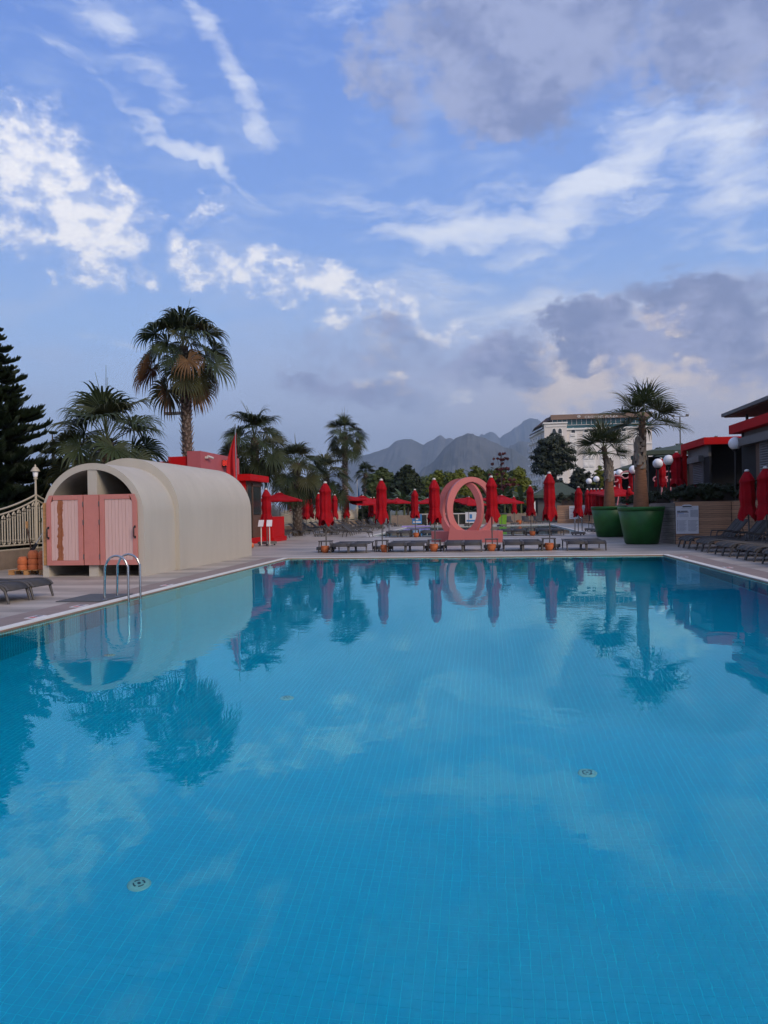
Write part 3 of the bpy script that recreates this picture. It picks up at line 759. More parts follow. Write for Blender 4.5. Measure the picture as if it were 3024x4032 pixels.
# ================================================================== loungers
def sling_strip(mb, pts, x0, x1, th=0.012):
    n = len(pts); vs = []
    for y, z in pts: vs += [(x0, y, z), (x1, y, z), (x1, y, z - th), (x0, y, z - th)]
    fs = []
    for i in range(n - 1):
        a, b = i * 4, i * 4 + 4
        fs += [(a, a + 1, b + 1, b), (a + 2, a + 3, b + 3, b + 2), (a, b, b + 3, a + 3), (a + 1, a + 2, b + 2, b + 1)]
    fs += [(0, 3, 2, 1), (n * 4 - 4, n * 4 - 3, n * 4 - 2, n * 4 - 1)]
    mb.add(vs, fs, True)
def lounger(back, label, group, arm=False):
    """feet at y=0, head at y=1.95; back = angle of the backrest in degrees"""
    e = empty('sun_lounger', (0, 0, 0), label, 'sun lounger', group)
    W = 0.345; H = 0.34
    foot = [(-0.02, 0.245), (0.03, 0.30), (0.10, 0.335), (0.20, 0.352), (0.34, 0.352), (0.55, 0.335), (0.8, 0.325), (1.05, 0.332), (1.22, 0.34)]
    m = MB(); sling_strip(m, foot, -W + 0.025, W - 0.025); m.build('seat_sling', M_sling, e)
    c, s_ = math.cos(R(back)), math.sin(R(back))
    bk = [(1.24 + t * c, 0.342 + t * s_ - 0.02 * math.sin(PI * t / 0.72)) for t in (0, 0.18, 0.36, 0.54, 0.72)]
    m = MB(); sling_strip(m, bk, -W + 0.03, W - 0.03); bo = m.build('backrest', M_sling, e)
    for sx in (-1, 1):
        x = sx * (W - 0.012)
        m = MB(); m.tube([(x, y, z) for y, z in foot] + [(x, 1.5, 0.34), (x, 1.93, 0.335)], [0.026] * 11, 6); m.build('side_rail', M_frame, e)
        m = MB(); m.tube([(x, y, z) for y, z in bk], 0.017, 6); m.build('back_rail', M_frame, bo)
        m = MB(); m.tube([(x, 0.13, 0.33), (x, 0.04, 0.24), (x, -0.03, 0.0)], [0.032, 0.029, 0.022], 6); m.build('leg', M_frame, e)
        m = MB(); m.tube([(x, 1.62, 0.335), (x, 1.68, 0.17), (x, 1.72, 0.0)], [0.028, 0.026, 0.02], 6); m.build('leg', M_frame, e)
        if arm:
            m = MB(); m.tube([(x + sx * .03, 0.95, 0.34), (x + sx * .03, 0.97, 0.50), (x + sx * .03, 1.05, 0.525), (x + sx * .03, 1.45, 0.525)], 0.018, 6); m.box((x + sx * .03, 1.2, 0.535), (0.06, 0.48, 0.02)); m.build('armrest', M_frame, e)
    m = MB(); m.tube([(-W + 0.01, 0.10, 0.29), (-0.15, 0.2, 0.235), (0.15, 0.2, 0.235), (W - 0.01, 0.10, 0.29)], 0.013, 6); m.build('cross_bar', M_frame, e)
    if back > 5:
        for sx in (-0.22, 0.22): MB().tube([(sx, 1.24 + 0.45 * c, 0.33 + 0.45 * s_), (sx, 1.62, 0.33)], 0.012, 6).build('back_strut', M_frame, e)
    return e
def side_table(label, group):
    e = empty('side_table', (0, 0, 0), label, 'side table', group)
    MB().box((0, 0, 0.44), (0.50, 0.46, 0.035)).build('table_top', M_frame, e)
    for sx in (-1, 1):
        for sy in (-1, 1):
            MB().tube([(sx * 0.21, sy * 0.19, 0.43), (sx * 0.24, sy * 0.21, 0.0)], 0.022, 6).build('leg', M_frame, e)
    return e
def clay_pot(label, group, s=1.0):
    e = empty('clay_pot', (0, 0, 0), label, 'plant pot', group)
    MB().lathe([(0.001, 0.0), (0.10 * s, 0.0), (0.14 * s, 0.07 * s), (0.165 * s, 0.15 * s), (0.16 * s, 0.20 * s), (0.145 * s, 0.225 * s), (0.165 * s, 0.235 * s), (0.165 * s, 0.265 * s), (0.14 * s, 0.265 * s), (0.135 * s, 0.2 * s), (0.001, 0.19 * s)], 20).build('body', M_terracotta, e)
    MB().lathe([(0.137 * s, 0.2 * s), (0.001, 0.21 * s)], 14).build('soil', M_soil, e)
    return e
def cart(e, z=0.0, w=0.62):
    MB().box((0, 0, 0.13 + z), (w, w, 0.12)).build('base', M_greycoat, e)
    for sx in (-1, 1):
        for sy in (-1, 1):
            m = MB(); m.tube([(sx * w * 0.38 - 0.02, sy * w * 0.38, 0.04 + z), (sx * w * 0.38 + 0.02, sy * w * 0.38, 0.04 + z)], 0.038, 10); m.build('wheel', M_black, e)
def closed_umbrella(label, group, H=2.78, seed=0, rad=0.22, zb=1.02, base=True):
    e = empty('closed_umbrella', (0, 0, 0), label, 'umbrella', group)
    r = random.Random(seed); ph = r.uniform(0, 6)
    MB().tube([(0, 0, 0.15), (0, 0, H - 0.02)], 0.024, 8).build('pole', M_gunmetal, e)
    if base: cart(e)
    k = H - 2.78
    top = H - 0.07
    tie = zb + 0.55
    def fn(a, z):
        t = (top - z) / (top - zb)
        am = 0.05 + 0.20 * min(1, t * 1.3)
        return 1 + am * math.sin(8 * a + ph + z * 0.5) * 0.55 + 0.28 * am * math.sin(3 * a + ph * 2 + 2.2 * z) + am * 0.35 * math.sin(13 * a + 1.3 * z + ph)
    prof = [(0.045, top), (rad * 0.60, top - 0.14), (rad * 0.92, top - 0.30), (rad * 0.97, top - 0.37), (rad * 0.88, top - 0.39), (rad * 0.90, top - 0.6), (rad * 0.95, top - 0.9), (rad * 0.84, tie + 0.06), (rad * 0.80, tie), (rad * 0.92, tie - 0.10), (rad * 1.10, tie - 0.24)]
    m = MB(); n = 32; m.lathe(prof, n, (0, 0, 0), True, fn)
    # lower hem falls in four long points
    last = m.v[-n:]; vs = list(last); zlast = prof[-1][1]
    for j in range(n):
        a = 2 * PI * j / n; x, y, z = last[j]
        dz = (zlast - zb) * (0.22 + 0.85 * abs(math.cos(2 * a + ph)) ** 1.6) * r.uniform(0.85, 1.08)
        f = 1.16 - 0.10 * abs(math.cos(2 * a + ph))
        vs.append((x * f, y * f, z - dz))
    m.add(vs, [(j, (j + 1) % n, n + (j + 1) % n, n + j) for j in range(n)], True)
    m.build('canopy', M_red_cloth, e)
    MB().lathe([(rad * 0.80 * 1.02, tie - 0.02), (rad * 0.83 * 1.05, tie + 0.02), (rad * 0.80 * 1.02, tie + 0.05)], n, (0, 0, 0), True, fn).build('tie_band', M_red_cloth, e)
    MB().lathe([(0.062, top - 0.015), (0.07, top + 0.015), (0.045, top + 0.05), (0.001, top + 0.06)], 14).build('cap', M_cap, e)
    return e
def open_umbrella(label, group, W=2.6, H=2.7, tilt=0, drop=0.42, base=True, pole_bottom=0.15):
    e = empty('open_umbrella', (0, 0, 0), label, 'umbrella', group)
    MB().tube([(0, 0, pole_bottom), (0, 0, H - 0.25)], 0.024, 8).build('pole', M_gunmetal, e)
    if base: cart(e)
    c = Matrix.Translation((0, 0, H - drop)) @ Matrix.Rotation(R(tilt), 4, 'X') 
    h = W / 2; N_ = 8
    m = MB(); vs = []; 
    # square canopy with eight ribs, sagging a little between them
    def edge(i, f):
        cs = [(-h, -h), (0, -h), (h, -h), (h, 0), (h, h), (0, h), (-h, h), (-h, 0)]
        return cs[i % 8]
    rings = 5; seg = 16
    for k in range(rings + 1):
        f = k / rings
        for j in range(seg):
            a, b = edge(j // 2, 0), edge(j // 2 + 1, 0)
            q = (j % 2) / 2; x = a[0] + (b[0] - a[0]) * q; y = a[1] + (b[1] - a[1]) * q
            sag = 0.03 * f if j % 2 else 0
            vs.append(c @ Vector((x * (0.06 + 0.94 * f), y * (0.06 + 0.94 * f), drop * (1 - f) ** 1.0 * 0.92 - sag)))
    fs = [(k * seg + j, k * seg + (j + 1) % seg, (k + 1) * seg + (j + 1) % seg, (k + 1) * seg + j) for k in range(rings) for j in range(seg)]
    m.add(vs, fs)
    o = len(vs) - seg
    low = [v + Vector((0, 0, -0.10)) for v in vs[o:]]
    m.add(vs[o:] + low, [(j, (j + 1) % seg, seg + (j + 1) % seg, seg + j) for j in range(seg)])
    m.build('canopy', M_red_cloth, e)
    m = MB(); pts = [c @ Vector((x * 0.2 * h, y * 0.2 * h, drop * 0.86)) for x, y in ((-1, -1), (1, -1), (1, 1), (-1, 1))]
    m.add(pts + [c @ Vector((0, 0, drop + 0.05))], [(0, 1, 4), (1, 2, 4), (2, 3, 4), (3, 0, 4)]); m.build('vent_cap', M_red_cloth, e)
    m = MB()
    for i in range(8):
        a = edge(i, 0); m.tube([c @ Vector((0, 0, drop * 0.85)), c @ Vector((a[0] * 0.98, a[1] * 0.98, -0.03))], 0.011, 5)
    m.build('ribs', M_gunmetal, e)
    m = MB(); m.lathe([(0.05, 0), (0.05, 0.05), (0.001, 0.07)], 10); mo = m.build('cap', M_cap, e); mo.matrix_local = c @ Matrix.Translation((0, 0, drop + 0.02))
    return e
ORD = ['first', 'second', 'third', 'fourth', 'fifth', 'sixth', 'seventh', 'eighth', 'ninth', 'tenth', 'eleventh', 'twelfth', 'thirteenth', 'fourteenth']
G_UM, G_UO, G_LO, G_TB, G_PT = 'closed red umbrellas', 'open red umbrellas', 'charcoal sun loungers', 'side tables by the pool', 'terracotta pots'
flat = lounger(2, 'flat lounger', G_LO); raised = lounger(38, 'raised lounger', G_LO); armed = lounger(50, 'raised lounger with arms', G_LO, True)
tbl = side_table('table', G_TB); pot = clay_pot('pot', G_PT)
umb = [closed_umbrella('umbrella', G_UM, seed=s) for s in range(4)]
used = set()
def put(proto, loc, rz, label, scale=None):
    if proto.name not in used:
        used.add(proto.name); proto.location = loc; proto.rotation_euler = (0, 0, rz); proto['label'] = label
        if scale: proto.scale = scale
        PROTO.append((proto, 1)); return proto
    c = copy_tree(proto, loc, rz, label)
    c.scale = scale or (1, 1, 1)
    if proto in umb: c.rotation_euler = (R(lr.uniform(-1.3, 1.3)), R(lr.uniform(-1.5, 1.0)), rz + lr.uniform(0, 6))
    return c
lr = random.Random(21)
PROTO = []
# ---- row along the far end of the pool
FY = 28.75
pairs = [((1300, 1362), (1369, 1438)), ((1525, 1590), (1596, 1663)), ((1742, 1818), (1824, 1897)), ((1978, 2050), (2056, 2136)), ((2228, 2298), (2304, 2386))]
umx = [1282, 1503, 1711, 1936, 2162]
side = ['leftmost', 'second', 'middle', 'fourth', 'rightmost']
for k, pr in enumerate(pairs):
    a = xY(pr[0][0], FY); b_ = xY(pr[1][1], FY); c0 = (a + b_) / 2
    for j, sx in enumerate((-0.355, 0.355)):
        put(flat, (c0 + sx, FY, 0), 0, 'flat charcoal lounger at the far pool edge, %s of the %s pair from left' % (('left', 'right')[j], ORD[k]))
for k, ux in enumerate(umx):
    x = xY(ux, 30.0)
    put(tbl, (xY(ux - 3, 29.3), 29.35, 0), 0, 'small charcoal side table under the %s umbrella of the front row' % ('leftmost', 'second', 'middle', 'fourth', 'rightmost')[k])
    put(pot, (xY(ux + (-8, 8, -6, -3, -1)[k], 29.0), 29.15 - 0.06 * (k % 2), 0), k, 'terracotta pot under the side table below the %s front umbrella' % ('leftmost', 'second', 'middle', 'fourth', 'rightmost')[k], (1, 1, 1.0 + 0.05 * (k % 3)))
    h = (2.80, 2.86, 2.84, 2.88, 2.98)[k]
    put(umb[k % 4], (x, 30.0, 0), 0.5 * k, 'closed red umbrella at the far pool edge, %s' % ('leftmost of the five in front', 'second from the left in the front row', 'just left of the pink ring sculpture', 'overlapping the right side of the pink rings', 'rightmost of the five in front')[k], (1 + 0.08 * (k == 0), 1, h / 2.78))
# ---- row in front of the second pool
SYr = 44.6
for k, (a, b_) in enumerate(((1509, 1620), (1662, 1740), (1975, 2062), (2112, 2226))):
    c0 = (xY(a, SYr) + xY(b_, SYr)) / 2
    for j, sx in enumerate((-0.36, 0.36)):
        put(flat, (c0 + sx, SYr, 0), 0, 'flat lounger before the second pool, %s one %s' % (('left', 'right')[j], ('left of the left second-row umbrella', 'mostly behind the pink sculpture base', 'just right of the pink rings', 'beside the right-hand distant steel ladder')[k]))
for k, (ux, yy, H) in enumerate(((1634, 45.8, 2.86), (2090, 45.8, 2.95), (2275, 44.5, 2.78))):
    put(umb[(k + 1) % 4], (xY(ux, yy), yy, 0), k, 'closed red umbrella, %s' % ('before the second pool and left of the sculpture', 'before the second pool between pink rings and green hut', 'right of the second pool, just left of the green pots')[k], (1, 1, H / 2.78))
    if k < 2:
        put(tbl, (xY(ux - 2, yy - .8), yy - 0.9, 0), 0, 'small table in front of the second pool under the %s umbrella' % ('left', 'right')[k])
        put(pot, (xY(ux + 4, yy - 1.1), yy - 1.3, 0), 0, 'terracotta pot on the deck by the second pool, under the %s umbrella' % ('left', 'right')[k])
put(umb[1], (xY(2026, 75), 75, 0), 1, 'small distant closed red umbrella beside the lime green bin')
# ---- loungers along the fence on the left, two lines
cnt = 0
for row, (xf, y0, y1, n) in enumerate(((-8.7, 48.5, 74, 13), (-12.0, 45.3, 71, 12))):
    for k in range(n):
        y = y0 + (y1 - y0) * k / (n - 1) + (0.35 if k % 2 else 0)
        x = xf - 0.01 * k + (0.15 if k % 3 == 0 else 0)
        put(raised, (x, y, 0), R(90) + rnd.uniform(-.05, .05), 'raised-back lounger, %s from the near end in the line by the %s' % (ORD[k], ('second pool', 'cream fence')[row]))
put(raised, (-6.9, 46.0, 0), R(80), 'charcoal lounger with raised back, standing apart at the near left corner of the second pool')
# closed umbrellas of the left group: (pixel, top row, depth)
for i, (px, pt, Y, lb) in enumerate(((1147, 1950, 60, 'beneath the big open canopy near the kiosk'), (1189, 1954, 57, 'first of three standing close together left of the leftmost front umbrella'), (1203, 1950, 54, 'middle one of the close group of three left of the front row'),
        (1223, 1955, 60, 'rightmost and narrowest of the close group of three'), (1256, 1939, 48, 'directly behind the left side of the leftmost front umbrella'), (1315, 1945, 52, 'directly behind the right side of the leftmost front umbrella'),
        (1364, 1950, 58, 'below the right half of a wide open canopy'), (1457, 1957, 67, 'behind the tilted open canopy, left one of two'), (1472, 1956, 70, 'behind the tilted open canopy, right one of two'))):
    p_ = atY(px, pt, Y); put(umb[i % 4], (p_.x, Y, 0), i * 0.7, 'closed red umbrella %s' % lb, (0.95, 0.95, p_.z / 2.78))
for i, (px, pt, Y, W_, tilt, lb) in enumerate(((1101, 1941, 45, 2.5, 0, 'wide flat one beside the red kiosk'), (1342, 1946, 58, 3.0, 0, 'right of the leftmost front umbrella'), (1427, 1952.6, 59, 2.5, 10, 'tilted towards the camera, left of the small palm'),
        (1500, 1957, 66, 2.6, 0, 'half hidden behind the second front umbrella'), (1283, 1950, 75, 2.6, 0, 'mostly hidden behind the leftmost front umbrella'), (1564, 1962, 74, 2.1, 0, 'small one in front of the dark shrubs at centre'), (1683, 1963, 76, 2.4, 0, 'small one peeping out left of the middle front umbrella'),
        (1844, 1958, 70, 2.4, 12, 'seen through the pink rings'), (1974, 1951, 66, 2.7, 8, 'seen just right of the pink rings'), (2419, 1917, 49, 2.4, 4, 'between the two potted palms'))):
    p_ = atY(px, pt, Y)
    o = open_umbrella('open red umbrella, ' + lb, G_UO, W_, p_.z, tilt)
    o.location = (p_.x, Y, 0); o.rotation_euler = (0, 0, (0.15, 0.5, 0.7, 0.2, 0.4, 0.7, 0.2, 0.75, 0.6, 0.3)[i])
# ---- packed row of closed umbrellas by the right steps
for i, px in enumerate((2316, 2329, 2343, 2357, 2371)):
    p_ = atY(px, 1937, 52 - i * 0.7)
    put(umb[i % 4], (p_.x, p_.y, 0), i, 'closed red umbrella, %s of five packed together left of the green pots' % ORD[i], (0.85, 0.85, (p_.z + 0.25) / 2.78))
for i, (px, pt, Y, lb) in enumerate(((2480, 1915, 46, 'close behind the front potted palm, left side'), (2512, 1911, 46, 'almost hidden by the front potted palm trunk'))):
    p_ = atY(px, pt, Y); put(umb[i], (p_.x, Y, 0), i, 'closed red umbrella ' + lb, (0.9, 0.9, p_.z / 2.78))
# ---- right-hand line of loungers, feet to the pool, with two umbrellas between
for k, y in enumerate((29.9, 27.45, 25.15, 23.0, 20.9)):
    for j, dy in enumerate((0.37, -0.37)):
        put(armed, (7.32, y + dy * 1.03, 0), R(-90), 'lounger with armrests on the right deck, %s of the %s pair from the notice board' % (('farther', 'nearer')[j], ORD[k]), (1.04, 1.22, 1.18))
for i, (px, pt, Y, lb) in enumerate(((2947, 1846, 27.2, 'between the loungers on the right deck, before the plank wall'), (3016, 1834, 26.4, 'cut by the right edge of the photo, among the right loungers'))):
    p_ = atY(px, pt, Y); put(umb[i + 1], (p_.x, Y, 0), 1.1 + i, 'closed red umbrella ' + lb, (1.15, 1.15, p_.z / 2.78))
# ---- foreground pair on the left
p_ = ground(208, 2346); q_ = ground(125, 2362); r_ = ground(35, 2382)
put(flat, (p_.x - 0.02, p_.y - 0.34, 0), R(90), 'flat charcoal lounger at the left edge of the photo, farther of two')
put(flat, (p_.x - 0.06, p_.y - 1.06, 0), R(90), 'flat charcoal lounger at the left edge of the photo, nearer of two')
# ---- loungers and pot on the far side of the second pool
for i, (px, Y) in enumerate(((2005, 76), (2020, 77.5), (2075, 76.5), (2122, 76.5), (1992, 77))):
    if i in (1, 4): continue
    put(raised, (xY(px, Y), Y, 0), R(4), 'grey raised-back lounger across the second pool, %s' % {0: 'next to the lime green bin', 2: 'middle one of three', 3: 'rightmost, in front of the green hut'}[i])
put(pot, (xY(2042, 75.5), 75.5, 0), 0, 'distant terracotta pot across the second pool by the small closed umbrella', (1.6, 1.6, 1.6))

# ================================================================== umbrella, stands, ball and kiosk on the left
p_ = ground(1048, 2148); KX, KY = p_.x, p_.y + 0.2
put(umb[2], (KX, KY, 0), 2.0, 'closed red umbrella on a wheeled base in front of the red kiosk', (1.05, 1.05, 1.0))
for i, px in enumerate((1030, 1063)):
    e = empty('sign_stand', (xY(px, KY - 0.6), KY - 0.75, 0), 'white tilted notice panel on a steel post before the kiosk, %s' % ('left one', 'right one')[i], 'notice stand', 'two notice stands by the kiosk')
    MB().tube([(0, 0, 0.0), (0, 0, 0.98)], 0.03, 8).build('post', M_cap, e)
    MB().lathe([(0.16, 0), (0.15, 0.03), (0.001, 0.035)], 16).build('foot', M_greycoat, e)
    MB().box((0, 0.0, 1.08), (0.26, 0.02, 0.34), rz=0.1 * (i * 2 - 1), rx=-0.45).build('panel', M_paper, e)
M_ball = mat('ball', (0.7, 0.5, 0.05), 0.35, 0.3, 2)
t = M_ball.node_tree; wv = t.nodes.new('ShaderNodeTexWave'); wv.inputs['Scale'].default_value = 1.6; wv.inputs['Distortion'].default_value = 0.4
rp = t.nodes.new('ShaderNodeValToRGB'); rp.color_ramp.interpolation = 'CONSTANT'
rp.color_ramp.elements[0].color = (0.75, 0.5, 0.03, 1); rp.color_ramp.elements[1].position = 0.4; rp.color_ramp.elements[1].color = (0.06, 0.35, 0.25, 1)
x_ = rp.color_ramp.elements.new(0.7); x_.color = (0.6, 0.15, 0.05, 1)
t.links.new(t.nodes['Texture Coordinate'].outputs['Object'], wv.inputs['Vector']); t.links.new(wv.outputs[0], rp.inputs[0]); t.links.new(rp.outputs[0], t.nodes['Principled BSDF'].inputs['Base Color'])
p_ = ground(989, 2160)
tag(MB().sphere((0, 0, 0.135), 0.135, 24, 14).build('beach_ball', M_ball, None, (p_.x, p_.y, 0)), 'yellow and green ball on the deck behind the far end of the cabin', 'ball')

kk = empty('red_kiosk', (-11.8, 37.2, 0), 'bright red kiosk with brown timber door and dark window behind the cabin', 'kiosk')
MB().bb(-3.2, -0.08, 0, 0.12, 0, 3.2).build('front_wall', M_red_paint, kk)
MB().bb(-3.2, -0.1, 0.12, 2.8, 0, 3.2).build('side_wall', M_brown_wood, kk)
MB().bb(-3.4, 0.25, -0.2, 3.1, 3.2, 3.52).build('roof', M_red_paint, kk)
MB().bb(-0.09, 0.02, 0.0, 2.85, 0.0, 0.3).build('plinth', M_red_paint, kk)
d = MB().bb(-0.1, -0.06, 0.2, 1.05, 0.3, 2.95).build('door', M_glass_dark, kk)
for y0, y1 in ((0.14, 0.22), (1.02, 1.12)): MB().bb(-0.1, -0.02, y0, y1, 0.3, 3.0).build('door_frame', M_brown_wood, d)
w_ = MB().bb(-0.1, -0.06, 1.2, 2.55, 1.5, 2.95).build('window', M_glass_dark, kk)
MB().bb(-0.1, -0.03, 1.12, 2.65, 2.95, 3.1).build('frame', M_brown_wood, w_)
for k in range(9):
    MB().bb(-0.095, -0.05, 1.14 + k * 0.17, 1.30 + k * 0.17, 0.3, 1.45).build('plank', M_brown_wood, kk)
ct = MB(); ct.bb(-12.3, -11.35, 40.15, 42.6, 0.25, 1.35); ct.bb(-12.4, -11.25, 40.1, 42.7, 0, 0.25)
tag(ct.build('red_counter', M_red_paint), 'red counter block standing on the deck right of the kiosk door', 'counter')
# rose building behind
rb = empty('rose_building', (-12.5, 32.8, 0), 'rose pink rendered building with stepped dark red blocks behind the cabin', 'building')
MB().bb(-0.62, 0, 0, 5.4, 0, 4.38).build('rose_wall', M_rose_paint, rb)
MB().bb(-1.55, -0.625, 0.1, 5.0, 0, 4.16).build('red_wall', M_red_paint, rb)
MB().bb(-2.5, -1.555, 0.3, 4.6, 0, 3.97).build('red_wall', M_red_paint, rb)
ca = empty('security_camera', (-12.49, 33.35, 4.12), 'white security camera fixed high on the rose wall', 'security camera')
MB().box((0.06, 0, 0.0), (0.12, 0.09, 0.09)).build('bracket', M_cap, ca)
MB().tube([(0.10, 0.08, 0.05), (0.16, 0.52, 0.0)], 0.055, 10).build('body', M_cap, ca)
M_led = mat('red_led', (0.6, 0.02, 0.01), 0.5, 0, 1); bs = M_led.node_tree.nodes['Principled BSDF']; bs.inputs['Emission Color'].default_value = (1, 0.05, 0.03, 1); bs.inputs['Emission Strength'].default_value = 1.2
ds = empty('led_display', (-12.49, 35.6, 3.98), 'black box clock display with red digits on the rose wall', 'display')
MB().bb(0, 0.35, -0.05, 0.62, -0.13, 0.16).build('housing', M_black, ds)
m = MB()
for a0 in (0.40, 0.52):
    pass
for k, ch in enumerate('88'):
    x = 0.06 + 0.15 * k
    for z in (-0.09, 0.015, 0.12): m.bb(x, x + 0.09, -0.056, -0.052, z - 0.012, z + 0.012)
    for z0, z1 in ((-0.075, 0.0), (0.03, 0.105)):
        m.bb(x - 0.012, x + 0.006, -0.056, -0.052, z0, z1); m.bb(x + 0.086, x + 0.104, -0.056, -0.052, z0, z1)
m.build('digits', M_led, ds)
# flag
fp = atY(930, 1890, 31.0)
fl = empty('red_flag', (fp.x, 31.0, 0), 'plain red flag hanging on a steel pole behind the cabin', 'flag')
tp = atY(921, 1669, 31.0).z
MB().tube([(0, 0, 0), (0, 0, tp)], [0.035, 0.022], 8).build('pole', M_chrome, fl)
m = MB(); vs = []; nr, ncw = 22, 11
for i in range(nr + 1):
    t_ = i / nr; z = tp - 0.35 - 1.95 * t_
    for j in range(ncw + 1):
        q = j / ncw; wdt = 0.12 + 0.36 * math.sin(min(1, t_ * 1.5) * PI * 0.5)
        vs.append((-q * wdt + 0.04 + 0.02 * math.sin(7 * q), 0.07 * math.sin(q * 11 + t_ * 2) * (0.3 + t_), z - q * 0.25 - (0.35 * q if t_ > 0.9 else 0.35 * q * t_)))
m.add(vs, [(i * (ncw + 1) + j, i * (ncw + 1) + j + 1, (i + 1) * (ncw + 1) + j + 1, (i + 1) * (ncw + 1) + j) for i in range(nr) for j in range(ncw)], True)
m.build('cloth', mat('red_flag_cloth', (0.50, 0.008, 0.012), 0.7, 0.08, 3), fl)
# street lamp behind the tall palm
sp_ = atY(741, 1627, 41.5)
sl_ = empty('street_lamp', (sp_.x, 41.5, 0), 'dark flat-headed street lamp reaching out left of the tall palm trunk', 'street lamp')
MB().tube([(0, 0, 0), (0, 0, sp_.z)], [0.09, 0.06], 8).build('pole', M_gunmetal, sl_)
MB().bb(-1.30, 0.1, -0.16, 0.16, sp_.z - 0.06, sp_.z + 0.09).build('lamp_head', M_gunmetal, sl_)

# ================================================================== cream fence, low wall, lanterns
FX = -14.6
WH = 0.55
lw = MB(); lw.bb(FX - 0.15, FX + 0.15, 12, 92, 0.0, WH)
tag(lw.build('low_wall', M_wallstone), 'low tan stone wall carrying the cream iron fence', 'wall')
post_y = [16.4 + 7.1 * k for k in range(11)]
fence = empty('iron_fence', (FX, 0, WH), 'cream ornamental iron fence with scalloped top rails along the left side', 'fence')
def top_z(y):
    k = (y - post_y[0]) / 7.1; f = k - math.floor(k)
    return 0.98 + 0.62 * abs(2 * f - 1) ** 2.0
ys = [14 + 0.25 * k for k in range(int((90 - 14) / 0.25))]
MB().tube([(0, y, top_z(y) + 0.16) for y in ys], 0.030, 6).build('top_rail', M_ironwork, fence)
MB().tube([(0, y, top_z(y)) for y in ys], 0.030, 6).build('top_rail', M_ironwork, fence)
MB().tube([(0, 14, 0.16), (0, 90, 0.16)], 0.03, 6).build('bottom_rail', M_ironwork, fence)
MB().tube([(0, 14, 0.02), (0, 90, 0.02)], 0.03, 6).build('bottom_rail', M_ironwork, fence)
mb = MB()
for k in range(11):
    yc = post_y[0] + 3.55 + 7.1 * k
    if yc > 88: break
    for i in range(26):
        y = yc - 0.75 + i * 0.06
        mb.tube([(0, y + 0.02 * math.cos(a), top_z(y) + 0.08 + 0.035 * math.sin(a)) for a in [2 * PI * q / 6 for q in range(7)]], 0.012, 4, cap=False)
mb.build('scroll_panel', M_ironwork, fence)['kind'] = 'stuff'
# balusters: paired columns joined by small arches
def baluster(h):
    m = MB()
    for sy in (-0.062, 0.062):
        m.tube([(0, sy, 0.30), (0, sy, h - 0.20)], 0.021, 6)
        for z in (0.29, 0.33, h - 0.19, h - 0.23): m.tube([(0, sy, z - 0.011), (0, sy, z + 0.011)], 0.034, 6)
    m.tube([(0, 0.062 * math.cos(a), h - 0.15 + 0.09 * math.sin(a)) for a in [PI * q / 6 for q in range(7)]], 0.026, 5)
    m.tube([(0, 0.062 * math.cos(a), 0.26 - 0.055 * math.sin(a)) for a in [PI * q / 6 for q in range(7)]], 0.026, 5)
    m.tube([(0, 0, h - 0.07), (0, 0, h)], 0.02, 5); m.tube([(0, 0, 0.16), (0, 0, 0.21)], 0.03, 5)
    return m
bmesh_by_h = {}
y = 16.2
while y < 89:
    h = round(top_z(y) - 0.01, 2)
    if h not in bmesh_by_h: bmesh_by_h[h] = baluster(h).mesh('baluster', M_ironwork)
    link(bmesh_by_h[h], 'baluster', fence, (0, y, 0)); y += 0.265
def lantern(y, label):
    e = empty('lantern_post', (FX, y, WH), label, 'lantern post', 'cream lanterns on the fence posts')
    MB().tube([(0, 0, 0), (0, 0, 1.75), (0, 0, 1.8), (0, 0, 2.25)], [0.06, 0.05, 0.05, 0.045], 10).build('post', M_ironwork, e)
    MB().lathe([(0.05, 2.25), (0.10, 2.28), (0.07, 2.31), (0.09, 2.35)], 12).build('collar', M_ironwork, e)
    MB().lathe([(0.09, 2.35), (0.13, 2.52), (0.12, 2.53), (0.001, 2.53)], 8).build('lamp_glass', M_globe, e)
    MB().lathe([(0.20, 2.52), (0.18, 2.56), (0.09, 2.66), (0.03, 2.68), (0.04, 2.72), (0.001, 2.76)], 12).build('lamp_roof', M_ironwork, e)
    e.scale = (0.74, 0.74, 1)
nm = ['nearest one, at the edge of the photo', 'the one beside the left shoulder of the cabin', 'third along the fence, behind the cabin', 'fourth along the fence, behind the cabin', 'fifth along the fence, behind the kiosk', 'sixth, just right of the kiosk roof', 'seventh, above the wide open umbrella', 'eighth, between the palms and the leftmost front umbrella', 'ninth along the fence', 'tenth along the fence', 'farthest along the fence']
for k, y in enumerate(post_y):
    if k == 0: continue
    lantern(y, 'cream lantern on the scalloped fence, ' + nm[k])
# pallet with stacked terracotta pots, tools
pp = ground(60, 2268)
pal = empty('wooden_pallet', (-12.5, 19.95, 0), 'wooden pallet loaded with upturned terracotta pots left of the cabin', 'pallet')
for k in range(6): MB().box((-0.46 + 0.184 * k, 0, 0.125), (0.12, 0.75, 0.020)).build('slat', M_pallet, pal)
for sx in (-0.45, 0, 0.45):
    for sy in (-0.32, 0, 0.32): MB().box((sx, sy, 0.056), (0.13, 0.10, 0.11)).build('block', M_pallet, pal)
def jar(): 
    e = empty('stacked_pot', (0, 0, 0), 'pot', 'plant pot', 'upturned terracotta pots stacked on the pallet')
    MB().lathe([(0.205, 0.0), (0.215, 0.015), (0.205, 0.03), (0.225, 0.09), (0.215, 0.17), (0.17, 0.26), (0.13, 0.30), (0.10, 0.305), (0.001, 0.305)], 22).build('body', M_terracotta, e)
    MB().lathe([(0.208, 0.0), (0.222, 0.02), (0.208, 0.038)], 22).build('rim', M_terracotta, e)
    return e
jr = jar()
